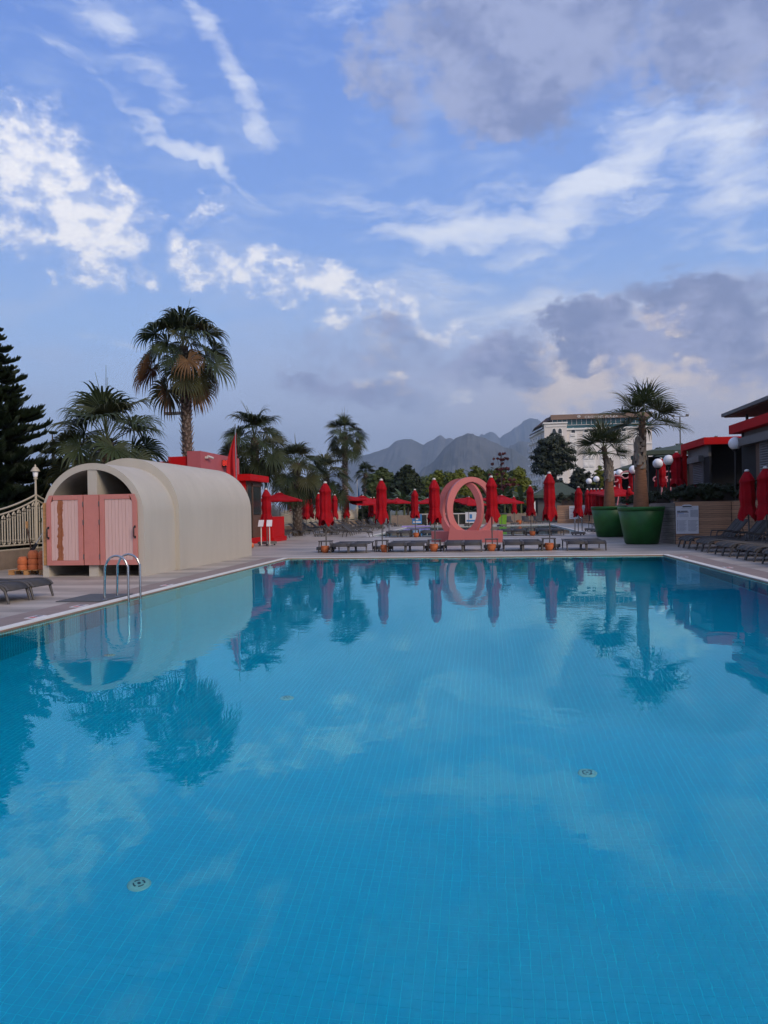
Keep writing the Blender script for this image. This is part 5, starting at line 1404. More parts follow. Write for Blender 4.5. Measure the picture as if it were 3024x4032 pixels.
def boots(mb, r0, r1, z0, z1, seed, n=None, size=0.16, spread=0.6):
    r = random.Random(seed); n = n or int((z1 - z0) * 34)
    for i in range(n):
        t_ = i / n; z = z0 + (z1 - z0) * t_; rr = r0 + (r1 - r0) * t_; a = i * 2.39996 + r.uniform(-.15, .15)
        o = Vector((math.cos(a), math.sin(a), 0)); s_ = Vector((-math.sin(a), math.cos(a), 0)); L_ = size * r.uniform(.7, 1.3)
        b = o * rr * .94 + Vector((0, 0, z)); w = size * .42
        tp_ = b + o * L_ * spread + Vector((0, 0, L_ * .85)) + s_ * r.uniform(-.3, .3) * size
        mb.add([b - s_ * w, b + s_ * w, b + s_ * w * .3 + (tp_ - b) * .9, b - s_ * w * .3 + (tp_ - b) * .9, b + o * size * .22 + Vector((0, 0, -.02)), tp_ + o * .01],
               [(0, 4, 5, 3), (4, 1, 2, 5), (0, 3, 2, 1)])
def palm(name, x, y, z0, H, label, kind, Rl, pet, tr, seed, counts, droop=0.55, wide=1.0, lean=(0, 0), scale=1.0, boots_from=0.0, base_r=None, fibre=None, fibre_r=None):
    """H = height of the growing point above z0; counts = leaves per elevation"""
    LM = leaf_meshes(kind, Rl, pet, droop, wide); r = random.Random(seed)
    e = empty(name, (x, y, z0), label, 'palm tree')
    br = base_r or tr * 1.35
    zs = [0, .04, .1, .3, .6, .85, 1.0]
    pts = [(lean[0] * t * t, lean[1] * t * t, H * t) for t in zs]; rr = [br, br * .95, tr * 1.15, tr, tr * .95, tr * .95, tr * .9]
    MB().tube(pts, rr, 14).build('trunk', M_trunk, e)
    b = MB(); boots(b, tr * 1.0, tr * 1.0, H * boots_from, H * .97, seed, size=0.20 if tr > .15 else .12)
    for i, v in enumerate(b.v):
        t = v[2] / H; b.v[i] = (v[0] + lean[0] * t * t, v[1] + lean[1] * t * t, v[2])
    o = b.build('leaf_bases', M_boot_brown if kind == 'pot' else M_boot, e); o['kind'] = 'stuff'
    top = Vector((lean[0], lean[1], H))
    az = r.uniform(0, 6)
    for el, n in counts:
        for k in range(n):
            az += 2.39996
            v = r.randrange(3); bm_, sm_ = LM[el][v]
            sc = scale * r.uniform(.82, 1.14)
            f = link(bm_, 'frond', e, top + Vector((0, 0, -0.006 * (82 - el))))
            f.rotation_euler = (r.uniform(-.12, .12), r.uniform(-.13, .13), az); f.scale = (sc, sc, sc)
            s_ = link(sm_, 'stalk', f)
    if kind in ('tall', 'wide', 'tall2') and scale > .8:
        for k in range(4):
            a = r.uniform(0, 6.28); q = r.uniform(.35, .8); hh = r.uniform(1.7, 2.5) * scale
            MB().tube([top, top + Vector((math.cos(a) * q * .4, math.sin(a) * q * .4, hh * .6)), top + Vector((math.cos(a) * q, math.sin(a) * q, hh))], [.022, .015, .006], 4).build('flower_stalk', M_stalk, e)
    return e, top
# tall palm behind the rose building
def place_palm(name, px, ptop, Y, label, kind, crown_r, z0=0.0, **kw):
    p = atY(px, ptop, Y)
    return palm(name, p.x, Y, z0, p.z - z0 - crown_r, label, kind, **kw)
FULL = ((82, 3), (60, 4), (38, 6), (15, 6), (-10, 7), (-35, 6))
BUSHY = ((82, 3), (60, 5), (38, 6), (15, 7), (-10, 7), (-35, 6), (-58, 5))
place_palm('fan_palm', 730, 1195, 37, 'tall fan palm with hanging brown fronds rising behind the cabin', 'tall', 2.15, Rl=1.42, pet=1.55, tr=0.25, seed=11, counts=((82, 3), (60, 5), (38, 6), (15, 7), (-10, 8), (-35, 6), (-58, 3)), droop=1.3, lean=(-0.15, 0))
place_palm('fan_palm', 415, 1490, 25.5, 'broad low fan palm directly behind the left of the cabin', 'wide', 2.1, Rl=1.32, pet=1.45, tr=0.24, seed=5, counts=BUSHY, droop=0.8)
place_palm('fan_palm', 1000, 1592, 45, 'large bushy fan palm behind the red flag and kiosk', 'wide', 2.0, Rl=1.32, pet=1.45, tr=0.26, seed=8, counts=BUSHY, scale=0.98)
place_palm('fan_palm', 1165, 1712, 50, 'bushy fan palm right of the kiosk, above the open umbrella', 'wide', 1.9, Rl=1.32, pet=1.45, tr=0.27, seed=18, counts=BUSHY, scale=0.88)
place_palm('fan_palm', 1282, 1762, 56, 'shaggy low fan palm just left of the slim tall palm', 'wide', 1.9, Rl=1.32, pet=1.45, tr=0.22, seed=23, counts=BUSHY, scale=0.85)
place_palm('fan_palm', 1352, 1622, 64, 'slim tall fan palm standing alone left of the mountains', 'tall2', 1.75, Rl=1.25, pet=1.4, tr=0.24, seed=31, counts=FULL, scale=0.88, lean=(0.1, 0))
place_palm('fan_palm', 1438, 1808, 96, 'small distant fan palm at the left end of the shrub belt', 'wide', 1.7, Rl=1.32, pet=1.45, tr=0.28, seed=41, counts=((82, 3), (60, 6), (38, 6), (15, 6), (-10, 4)), scale=0.72)
place_palm('fan_palm', 1490, 1842, 100, 'little fan palm half hidden in the shrubs at centre left', 'wide', 1.6, Rl=1.32, pet=1.45, tr=0.28, seed=43, counts=((82, 3), (60, 6), (38, 6), (15, 5)), scale=0.6)
place_palm('fan_palm', 1225, 1985, 92, 'tiny distant fan palm beyond the cream fence', 'wide', 1.2, Rl=1.32, pet=1.45, tr=0.2, seed=44, counts=((60, 5), (38, 6), (15, 5)), scale=0.5)

# potted palms
def big_pot(px, py, w_top, h, label):
    g0 = ground(px, py); e = empty('green_planter', (g0.x, g0.y + w_top * .36, 0), label, 'planter', 'big green planters')
    r = w_top / 2
    MB().lathe([(0.001, 0.0), (r * .66, 0.0), (r * .68, 0.03), (r * .71, 0.035), (r * .965, h * .875), (r * .945, h * .885), (r * .945, h * .90), (r * 1.0, h * .905), (r * 1.0, h * .985), (r * .985, h), (r * .93, h), (r * .90, h * .9), (0.001, h * .88)], 56).build('pot', M_green_pot, e)
    MB().lathe([(r * .90, h * .93), (0.001, h * .97)], 30).build('soil', M_soil, e)
    return e
def potted(pot_e, ptop, pxc, label, seed, scale, lean, hp, tr, base_r):
    x, y = pot_e.location.x, pot_e.location.y
    p = atY(pxc, ptop, y); z0 = hp * .93; H = p.z - z0 - 1.35 * scale
    counts = ((82, 2), (60, 4), (38, 5), (15, 5))
    LM = 'pot'
    e, top = palm('potted_fan_palm', x, y, z0, H, label, 'pot', 1.05, 0.78, tr, seed, counts, droop=0.34, wide=0.85, lean=lean, scale=scale, boots_from=0.45, base_r=base_r)
    f = MB(); prof = []
    n = 16
    for k in range(n + 1):
        t = k / n; prof.append((base_r * (1.08 - .42 * t) * (1 + .012 * (k % 2)), H * .50 * t))
    f.lathe(prof, 24); fo = f.build('fibre_sheath', M_fibre, e)
    b = MB(); boots(b, base_r * .74, base_r * .58, H * .42, H * .74, seed + 1, n=38, size=0.34, spread=.22); o = b.build('cut_leaf_bases', M_boot, e); o['kind'] = 'stuff'
    return e
pot1 = big_pot(2540, 2144, 1.92, 1.56, 'nearer big green planter holding the taller potted palm')
pot2 = big_pot(2410, 2115, 1.90, 1.60, 'farther big green planter, left of the nearer one')
potted(pot1, 1495, 2560, 'taller fan palm growing from the nearer green planter', 51, 1.12, (0.12, 0), 1.56, 0.135, 0.30)
potted(pot2, 1645, 2385, 'shorter fan palm growing from the farther green planter', 52, 1.12, (-0.25, 0), 1.60, 0.135, 0.29)

# ------------------------------------------------------------------ Norfolk pines on the far left
def norfolk(x, y, H, label, seed, rbase, tiers, lo=0.12, z0=-0.4, pw=1.0):
    e = empty('norfolk_pine', (x, y, z0), label, 'tree'); r = random.Random(seed)
    MB().tube([(0, 0, 0), (0.05, 0, H * .5), (-.05, 0, H)], [0.24, 0.15, 0.02], 10).build('trunk', M_branch, e)
    br = MB(); V = []; 
    for k in range(tiers):
        t = lo + (0.985 - lo) * k / (tiers - 1); z = H * t + r.uniform(-.08, .08); L_ = max(0.15, rbase * (1 - t) ** pw) * r.uniform(.80, 1.12)
        nb_ = 7
        for j in range(nb_):
            a = 2 * PI * j / nb_ + k * 0.55 + r.uniform(-.15, .15); Lb = L_ * r.uniform(.8, 1.12)
            o = Vector((math.cos(a), math.sin(a), 0)); s_ = Vector((-math.sin(a), math.cos(a), 0))
            pts = []
            for q in range(7):
                u = q / 6; pts.append(o * Lb * u + Vector((0, 0, z - 0.16 * Lb * math.sin(u * PI * .85) + 0.17 * Lb * max(0, u - .55))))
            br.tube(pts, [0.035 * (1 - u / 6.5) for u in range(7)], 4, cap=False)
            nt_ = max(8, int(Lb * 24))
            for q in range(nt_):
                u = 0.10 + 0.90 * q / nt_; i0 = min(5, int(u * 6)); pp_ = pts[i0].lerp(pts[i0 + 1], u * 6 - i0)
                for sg in (-1, 1):
                    tl = 0.46 * min(1.0, Lb * .7) * (1 - .55 * u) * r.uniform(.7, 1.2) + .08
                    dirv = (o * r.uniform(.5, .9) + s_ * sg * r.uniform(.7, 1.0) + Vector((0, 0, r.uniform(.25, .65)))).normalized()
                    up = Vector((0, 0, 1)); wv = dirv.cross(up).normalized() * .036
                    mid = pp_ + dirv * tl * .55; end = pp_ + dirv * tl + Vector((0, 0, tl * .30))
                    V.append((pp_ - wv, pp_ + wv, mid + wv * 1.3, mid - wv * 1.3)); V.append((mid - wv * 1.3, mid + wv * 1.3, end + wv * .25, end - wv * .25))
                    w2 = Vector((0, 0, .042)); V.append((pp_ - w2, mid - w2, end, mid + w2 * 1.5))
    o = br.build('branches', M_branch, e); o['kind'] = 'stuff'
    A = np.array([[tuple(p) for p in q] for q in V]).reshape(-1, 3)
    o = link(arr_mesh('needles', A, np.arange(len(A)).reshape(-1, 4), L_pine), 'needles', e, kind='stuff')
p_ = atY(-22, 2003, 25.6)
norfolk(p_.x, 25.6, 9.6, 'dark tiered Norfolk pine at the left edge behind the fence', 3, 4.1, 25)
p_ = atY(215, 2003, 31)
norfolk(p_.x, 31, 5.6, 'second smaller dark pine between the Norfolk pine and the broad palm', 4, 3.0, 13)
p_ = atY(-120, 2003, 30)
norfolk(p_.x, 30, 7.5, 'third dark pine partly out of view at the left edge', 6, 3.6, 15)
# shrubs beyond the fence
for i, (px, Y, h, w, mt, lb) in enumerate(((60, 27, 1.7, 1.6, L_dark, 'low shrubs behind the cream fence under the Norfolk pine'), (300, 33, 2.6, 2.4, L_dark, 'dark shrub mass behind the left side of the cabin'), (560, 38, 3.0, 2.4, L_dark, 'dark shrub hidden mostly behind the cabin roof'), (-60, 29, 2.1, 1.8, L_mid, 'green shrub at the far left behind the fence'))):
    p_ = atY(px, 2003, Y)
    tree('shrub', p_.x, Y, lb, [(-w * .5, 0, h * .45, w * .6, w * .6, h * .5), (w * .4, .2, h * .5, w * .65, w * .6, h * .5), (0, -.2, h * .6, w * .5, w * .5, h * .42)], 3500, 0.10, mt, 60 + i, h * .6, .06, cat='shrub', z0=-0.5)

# ------------------------------------------------------------------ belt of trees and shrubs beyond the second pool
def px_tree(name, px0, px1, ptop, Y, label, m, seed, n, size, cat='tree', base=0.2, nb_=7, asp=2.0, group=None, trunk=.18, droop=0.0, shell_=.5):
    a, b = xY(px0, Y), xY(px1, Y); w = (b - a) / 2; cx_ = (a + b) / 2; H = atY((px0 + px1) / 2, ptop, Y).z
    r = random.Random(seed); bl = []
    zb = H * base; hh = (H - zb)
    for i in range(nb_):
        f = (i + .5) / nb_ * 2 - 1
        x_ = f * w * .68; rz_ = hh * r.uniform(.30, .40); rx_ = w * r.uniform(.34, .46)
        ztop = H * (1 - (.28 if nb_ < 10 else .06) * f * f) * r.uniform(.93, 1.0) ; bl.append((x_, r.uniform(-.3, .3) * w, ztop - rz_, rx_, rx_, rz_))
    for i in range(nb_ // 2 + 1):
        bl.append((r.uniform(-.6, .6) * w, r.uniform(-.3, .1) * w, zb + hh * r.uniform(.15, .4), w * .42, w * .42, hh * .28))
    return tree(name, cx_, Y, label, bl, n, size, m, seed, H * .7, trunk, cat=cat, asp=asp, group=group, droop=droop, shell_=shell_)
px_tree('broadleaf_tree', 1440, 1575, 1838, 92, 'rounded dark green tree at the left of the belt, beside the small palm', L_mid, 71, 12000, .24)
px_tree('broadleaf_tree', 1545, 1668, 1832, 90, 'tree with large dark leaf clusters at centre, below the pale mountain', L_dark, 72, 11000, .27)
px_tree('broadleaf_tree', 1400, 1500, 1985, 88, 'low dark shrub mass at the left foot of the tree belt', L_dark, 73, 4000, .2)
for i, (a, b, t_, m_, lb) in enumerate(((1660, 1775, 1846, L_lime, 'leftmost section, above the pink rings to the left'), (1745, 1860, 1840, L_lime, 'section directly above the pink rings'), (1835, 1935, 1828, L_lime, 'section right above the ring top, under the banana tips'),
        (1915, 2010, 1832, L_lime, 'section behind the dark red tree'), (2000, 2090, 1828, L_lime, 'rightmost section beside the hotel edge'))):
    px_tree('tall_bush', a, b, t_, 94 - i % 2, 'yellow-green hedge bush, ' + lb, m_, 80 + i, 11000, .19, cat='bush', base=.05, group='yellow-green bushes forming the high hedge')
for i, (a, b, t_) in enumerate(((1650, 1760, 1925), (1750, 1870, 1940), (1860, 1960, 1935), (1960, 2075, 1960))):
    px_tree('dark_shrub', a, b, t_, 89, 'dark shrub below the yellow-green hedge, %s from the left' % ORD[i], L_dark, 90 + i, 7000, .20, cat='shrub', base=.02, group='dark shrubs under the high hedge')
px_tree('tree_screen', 1420, 1640, 1868, 99, 'dark green tree screen behind the rounded trees at centre left', L_dark, 120, 12000, .26, nb_=12, base=.0)
px_tree('tree_screen', 1600, 1860, 1858, 100, 'dark green tree screen behind the left half of the yellow-green hedge', L_mid, 121, 14000, .26, nb_=14, base=.0)
px_tree('tree_screen', 1820, 2110, 1850, 101, 'dark green tree screen behind the right half of the yellow-green hedge', L_mid, 122, 14000, .26, nb_=14, base=.0)
# dark red conifer-like tree
p_ = atY(1972, 1780, 91)
bl = []; r = random.Random(5); Ht = p_.z
for k in range(8):
    z = Ht * (.97 - .075 * k); w = .25 + .20 * k
    for j in range(3): bl.append((r.uniform(-w, w), r.uniform(-w, w), z, .5 + .05 * k, .5, .16))
tree('red_leaved_tree', p_.x, 91, 'slender dark red tree with tiered twigs rising from the yellow-green hedge', bl, 3200, .17, L_red, 6, Ht * .97, .10)
px_tree('red_leaved_shrub', 1945, 2030, 1900, 90.5, 'rusty red shrub at the foot of the dark red tree', L_red, 98, 2600, .18, cat='shrub')
# the pine before the hotel, and the masses below it
p_ = atY(2185, 1740, 110)
H_ = p_.z
def XX(px, Y=110): return xY(px, Y) - p_.x
def ZZ(py, Y=110): return atY(2185, py, Y).z
bl = [(XX(2185), 0, ZZ(1745), 1.5, 1.5, 1.2), (XX(2160), 0, ZZ(1770), 1.8, 1.8, 1.6), (XX(2208), 0, ZZ(1760), 1.4, 1.5, 1.4), (XX(2210), 0, ZZ(1800), 2.0, 1.8, 1.7), (XX(2130), .3, ZZ(1785), 1.0, 1.5, 1.0), (XX(2118), 0, ZZ(1808), 1.3, 1.5, .8), (XX(2170), 0, ZZ(1820), 2.4, 2, 1.6), (XX(2200), 0, ZZ(1850), 2.2, 2, 1.4), (XX(2140), 0, ZZ(1850), 1.8, 2, 1.3), (XX(2195), 0, ZZ(1722), .8, 1, .8)]
tree('pine_tree', p_.x, 110, 'dark spreading pine in front of the left half of the white hotel', bl, 15000, .17, L_con, 101, H_ * .9, .3, asp=3.0, shell_=.3)
px_tree('dark_tree', 2125, 2260, 1880, 102, 'dark tree mass under the pine behind the green hut roof', L_con, 102, 9000, .2, base=.0, asp=2.6)
px_tree('dark_tree', 2225, 2350, 1840, 104, 'dark tree mass behind the rear potted palm crown', L_con, 103, 9000, .2, base=.0, asp=2.6)
px_tree('dark_tree', 2310, 2440, 1850, 100, 'dark trees between the two potted palm trunks', L_con, 104, 7000, .2, base=.0)
px_tree('sapling', 2340, 2385, 1815, 96, 'light green sapling before the right part of the hotel, left one', L_lime, 105, 1600, .18, cat='bush', base=.3)
px_tree('sapling', 2378, 2412, 1822, 96, 'light green sapling before the right part of the hotel, right one', L_lime, 106, 1500, .18, cat='bush', base=.3)
px_tree('round_tree', 2555, 2640, 1745, 105, 'dark rounded tree right of the hotel above the pavilion roofs', L_dark, 107, 6000, .25, base=.1)
px_tree('round_tree', 2620, 2712, 1732, 100, 'dark tree behind the floodlight mast', L_dark, 108, 7000, .25, base=.1)
px_tree('round_tree', 2790, 2850, 1710, 70, 'small dark treetop peeping over the red bar roof, left one', L_dark, 109, 1800, .16, base=.4)
px_tree('round_tree', 2850, 2880, 1716, 70, 'small dark treetop peeping over the red bar roof, right one', L_dark, 110, 1200, .14, base=.4)
px_tree('round_tree', 1378, 1440, 2020, 110, 'far low trees just right of the slim tall palm foot', L_dark, 111, 2500, .2, base=.0, cat='shrub')

# banana plants and cycads
def banana(x, y, H, seed, label, n=9, wdt=.34):
    e = empty('banana_plant', (x, y, 0), label, 'banana plant', 'banana plants beyond the second pool'); r = random.Random(seed)
    MB().tube([(0, 0, 0), (0, 0, H * .45)], [.14, .09], 8).build('stem', M_stalk, e)
    for k in range(n):
        a = k * 2.4 + r.uniform(-.3, .3); Ln = H * r.uniform(.42, .6); up = r.uniform(.75, 1.35) if k > 2 else r.uniform(1.3, 1.5)
        o = Vector((math.cos(a), math.sin(a), 0)); s_ = Vector((-math.sin(a), math.cos(a), 0)); p = Vector((0, 0, H * .40)); vs = []; N_ = 9
        ang = up
        for q in range(N_ + 1):
            u = q / N_; w = wdt * math.sin(max(.04, min(1, (u - .12) / .88)) * PI * .93) ** .7 * (1 if u > .12 else .08) * .6
            dd = o * math.cos(ang) + Vector((0, 0, 1)) * math.sin(ang); nn_ = s_.cross(dd)
            j_ = r.uniform(.82, 1.05)
            vs += [p - s_ * w * j_ + nn_ * w * .3, p, p + s_ * w * j_ + nn_ * w * .3]
            p = p + dd * (Ln / N_); ang -= 0.20 * (1.6 - up * .6) * (0.5 + u)
        fs = []
        for q in range(N_): a0 = q * 3; fs += [(a0, a0 + 1, a0 + 4, a0 + 3), (a0 + 1, a0 + 2, a0 + 5, a0 + 4)]
        m = MB(); m.add(vs, fs, True); m.build('leaf', L_banana, e)
for i, (px, pt, Y) in enumerate(((1470, 1915, 84), (1530, 1900, 86), (1590, 1895, 84), (1640, 1900, 86), (1700, 1925, 84), (1765, 1890, 87), (1825, 1850, 96), (1905, 1800, 97), (2005, 1920, 84), (2050, 1880, 84), (2090, 1905, 85), (1560, 1950, 82), (1920, 1945, 83), (1675, 1950, 82), (1985, 1870, 88))):
    p_ = atY(px, pt, Y)
    banana(p_.x, Y, p_.z * 1.03, 200 + i, 'banana plant with broad upright leaves, %s' % ('first on the left of the belt', 'second from the left in the belt', 'below the dark broadleaf tree', 'left of the middle front umbrella', 'just left of the pink rings', 'above the left shoulder of the rings', 'tips above the hedge over the rings', 'tallest, poking over the hedge left of the red tree',
      'right of the rings beside the front umbrella', 'left neighbour of the green hut', 'closest to the green hut roof', 'low one behind the second front umbrella', 'low one behind the umbrella at the right ring side', 'low one left of the middle umbrella', 'in front of the rusty red shrub')[i], 11, .55)

# blue feather flag
p_ = atY(1406, 1888, 88)
bf = empty('blue_flag', (p_.x, 88, 0), 'narrow dark blue flag on a thin pole left of the small palm', 'flag')
MB().tube([(0, 0, 0), (0, 0, p_.z)], 0.03, 6).build('pole', M_cap, bf)
m = MB(); m.add([(0, 0, p_.z - .3), (.18, .02, p_.z - 1.2), (.30, .05, p_.z - 2.2), (.28, 0, p_.z - 3.3), (0, 0, p_.z - 3.4)], [(0, 1, 2, 3, 4)]); m.build('cloth', mat('blue_cloth', (0.006, 0.06, 0.16), 0.8, .1, 2), bf)

# ------------------------------------------------------------------ hotel
HY = 330.0
hl = atY(2095, 2003, HY); hxl = xY(2150, HY); hxr = xY(2572, HY)
def HZ(py): return atY(2350, py, HY).z
hot = empty('hotel', (hxl, HY, 0), 'white eight-storey hotel with arched windows and a roof sign behind the palms', 'hotel')
def HX(px): return xY(px, HY) - hxl
Ztop = HZ(1690); W_h = hxr - hxl
m = MB(); m.prism([(0, 0), (W_h, 0), (W_h, 30), (-4.2, 33)], 'z', -0.5, Ztop); m.build('main_block', M_hotel2, hot)
m = MB(); m.prism([(-.6, -.6), (W_h + .5, -.6), (W_h + .5, 30.5), (-4.9, 33.6)], 'z', Ztop + .005, Ztop + .7); m.build('cornice', M_hotel, hot)
m = MB(); m.prism([(-.3, 1), (1.0, 1), (-3.5, 33), (-4.5, 33)], 'z', Ztop + .71, Ztop + 1.5); m.build('roof_railing', M_rooftile, hot)
# left corner pavilion, a little higher
zc2 = HZ(1664)
MB().bb(-0.25, HX(2236), -1.2, 10, -0.5, zc2).build('corner_pavilion', M_hotel2, hot)
MB().bb(-0.7, HX(2239), -1.7, 10.4, zc2 + .005, zc2 + .55).build('cornice', M_hotel, hot)
# side face, receding to the left
sf = MB(); xs = [0, -6.8]; 
# glass storey and sign band
gz0, gz1, gz2 = HZ(1686) , HZ(1646), HZ(1627)
MB().bb(HX(2182), W_h - 1.0, 2.2, 22, Ztop + .7, gz1).build('roof_storey', M_glass_teal, hot)
mu = MB().bb(0, .14, 2.0, 2.2, Ztop + .7, gz1).mesh('mullion', M_hotel2)
k = HX(2182)
while k < W_h - 1: link(mu, 'mullion', hot, (k, 0, 0)); k += 2.0
MB().bb(HX(2236), W_h, 0.02, 0.12, Ztop + .7, Ztop + 2.0).build('balustrade', M_glass_teal, hot)
MB().bb(HX(2236), W_h, -0.02, 0.14, Ztop + 2.0, Ztop + 2.15).build('handrail', M_hotel2, hot)
MB().bb(HX(2176), W_h + .3, 0.9, 22.5, gz1 + .005, gz2).build('sign_band', M_bronze, hot)
m = MB(); m.prism([(HX(2110), HZ(1676)), (HX(2180), gz1 + .2), (HX(2200), gz2), (HX(2160), gz2 - 1.0)], 'y', 3, 20); m.build('sloping_roof', M_rooftile, hot)
# lettering
def letters(txt, x, y, z, size, m_, parent, name='lettering'):
    cu = bpy.data.curves.new(name, 'FONT'); cu.body = txt; cu.size = size; cu.extrude = 0.08; cu.space_character = 1.22
    ob = bpy.data.objects.new('tmp_text', cu); C.objects.link(ob)
    dg = bpy.context.evaluated_depsgraph_get(); me = bpy.data.meshes.new_from_object(ob.evaluated_get(dg))
    me.materials.clear(); me.materials.append(m_)
    bpy.data.objects.remove(ob); bpy.data.curves.remove(cu)
    o = link(me, name, parent, (x, y, z)); o.rotation_euler = (R(90), 0, 0)
    return o
M_letter = mat('white_sign_letters', (0.78, 0.78, 0.76), 0.5, 0, 1)
lt = letters('CROWNE PLAZA', HX(2309), 0.85, gz1 + .18, 1.35, M_letter, hot)
wd_ = max(v.co.x for v in lt.data.vertices); lt.scale = ((HX(2440) - HX(2309)) / wd_, 1, 1)
m = MB(); cxl, czl = HX(2286.5), (gz1 + gz2) / 2
m.tube([(cxl, .85, czl), (cxl, .80, czl)], .62, 20); o_ = m.build('round_emblem', M_letter, hot); 
for v in o_.data.vertices: v.co.x = cxl + (v.co.x - cxl) * 1.25
m = MB()
for q in (-.25, 0, .25): m.tube([(cxl + q - .1, .78, czl - .28), (cxl + q, .78, czl), (cxl + q - .08, .78, czl + .28)], .07, 5)
m.tube([(cxl + .72 * math.cos(a), .79, czl + .55 * math.sin(a)) for a in [2 * PI * q / 24 for q in range(25)]], .05, 5, cap=False)
m.build('emblem_strokes', M_bronze, hot)
# windows: shared meshes
def arch_window(w_, h_):
    f = MB(); pts = [(-w_ / 2, 0), (w_ / 2, 0), (w_ / 2, h_ * .6)] + [(w_ / 2 * math.cos(a), h_ * .6 + h_ * .4 * math.sin(a) ** .85) for a in (PI * .2, PI * .38)] + [(0, h_)] + [(-w_ / 2 * math.cos(a), h_ * .6 + h_ * .4 * math.sin(a) ** .85) for a in (PI * .38, PI * .2)] + [(-w_ / 2, h_ * .6)]
    f.prism(pts[::-1], 'y', -.06, .02); fr = MB()
    out = [(x * 1.3, z * 1.08) for x, z in pts]; out[0] = (-w_ * .65, 0); out[1] = (w_ * .65, 0)
    vs = [(x, -.16, z) for x, z in pts] + [(x, -.16, z) for x, z in out] + [(x, 0.0, z) for x, z in out] + [(x, 0.0, z) for x, z in pts]; n = len(pts)
    fr.add(vs, [(i, (i + 1) % n, n + (i + 1) % n, n + i) for i in range(n)] + [(n + i, n + (i + 1) % n, 2 * n + (i + 1) % n, 2 * n + i) for i in range(n)] + [(3 * n + i, 3 * n + (i + 1) % n, (i + 1) % n, i) for i in range(n)])
    rl = MB(); rl.bb(-w_ * .55, w_ * .55, -.5, -.42, h_ * .26, h_ * .30)
    for q in range(7): rl.bb(-w_ * .5 + q * w_ / 6.4, -w_ * .5 + q * w_ / 6.4 + .06, -.48, -.43, 0, h_ * .27)
    rl.bb(-w_ * .6, w_ * .6, -.55, -.17, -.12, 0)
    return f.mesh('glass', M_glass_dark), fr.mesh('window', M_hotel), rl.mesh('balcony_rail', M_hotel)
AW = arch_window(1.55, 3.1)
f = MB().bb(-.75, .75, -.06, .02, 0, 2.1); fr = MB(); fr.bb(-1.0, -.75, -.16, 0, -.1, 2.35); fr.bb(.75, 1.0, -.16, 0, -.1, 2.35); fr.bb(-.75, .75, -.16, 0, 2.1, 2.35)
rl = MB(); rl.bb(-.85, .85, -.5, -.42, .78, .86); rl.bb(-.9, .9, -.55, -.17, -.12, 0)
for q in range(7): rl.bb(-.78 + q * .25, -.72 + q * .25, -.48, -.43, 0, .8)
SW = (f.mesh('glass', M_glass_dark), fr.mesh('window', M_hotel), rl.mesh('balcony_rail', M_hotel))
def win(set_, x, z, y=0.0):
    o = link(set_[1], 'window', hot, (x, y, z)); link(set_[0], 'glass', o); link(set_[2], 'balcony_rail', o)
zt = HZ(1714)
fl = 3.3
for px in (2186, 2209): 
    win(AW, HX(px), zt + .1, -1.2)
    for k in range(1, 7): win(SW, HX(px), zt - fl * k + .3, -1.2)
for px in (2262, 2313, 2335, 2361 + 18, 2402, 2461, 2518):
    win(AW, HX(px), zt + .1)
    for k in range(1, 7):
        if k == 2: win(AW, HX(px), zt - fl * k - .2)
        else: win(SW, HX(px), zt - fl * k + .3)
pil = MB().bb(-1.45, 1.45, -.09, 0, -.5, Ztop - 1.2).mesh('pilaster', M_hotel)
for px in (2262, 2324, 2390, 2461, 2518): 
    o = link(pil, 'pilaster', hot, (HX(px), 0, 0)); o.scale = (1.7 if px in (2324, 2390) else 1, 1, 1)
MB().bb(HX(2238), W_h, -.35, -.095, HZ(1752), HZ(1748)).build('string_course', M_hotel, hot)
MB().bb(HX(2154), HX(2234), -1.45, -1.205, HZ(1676), HZ(1672)).build('string_course', M_hotel, hot)
# side balconies
bal = MB(); bal.bb(-1.2, 0, 0, 3.2, 0, .25); bal.bb(-1.2, -1.08, 0, 3.2, .25, 1.2); bal.bb(-1.08, 0, 0, .12, .25, 1.2); bm = bal.mesh('balcony', M_hotel)
gl = MB().bb(-.03, 0, .4, 2.8, .3, 2.6).mesh('balcony_door', M_glass_dark)
for k in range(7):
    for j in range(4):
        o = link(bm, 'balcony', hot, (-4.2 * (11 + 6 * j) / 33 + .02, 11 + 6 * j, zt - 1.2 - fl * k)); o.rotation_euler = (0, 0, 0.126); link(gl, 'balcony_door', o)
sw = MB().bb(-.8, .8, -.03, 0, 0, 2.2).mesh('window', M_glass_dark)
for k in range(7):
    o = link(sw, 'window', hot, (-0.75, 5.9, zt - 1.0 - fl * k)); o.rotation_euler = (0, 0, R(-82.8))
# small houses low behind
hs_ = empty('small_house', (xY(2078, 170), 170, 0), 'small white house with a red tiled roof at the foot of the hotel', 'house')
MB().bb(-3, 3.5, 0, 6, 0, 5.2).build('wall', M_hotel, hs_)
m = MB(); m.add([(-3.4, -.4, 5.2), (3.9, -.4, 5.2), (3.9, 6.4, 5.2), (-3.4, 6.4, 5.2), (.2, 3, 7.3)], [(0, 1, 4), (1, 2, 4), (2, 3, 4), (3, 0, 4), (3, 2, 1, 0)]); m.build('roof', M_terracotta, hs_); hs_.scale = (.7, .7, .62)
for x in (-1.5, 1.5): MB().bb(x - .5, x + .5, -.03, 0, 2.2, 3.8).build('window', M_glass_dark, hs_)

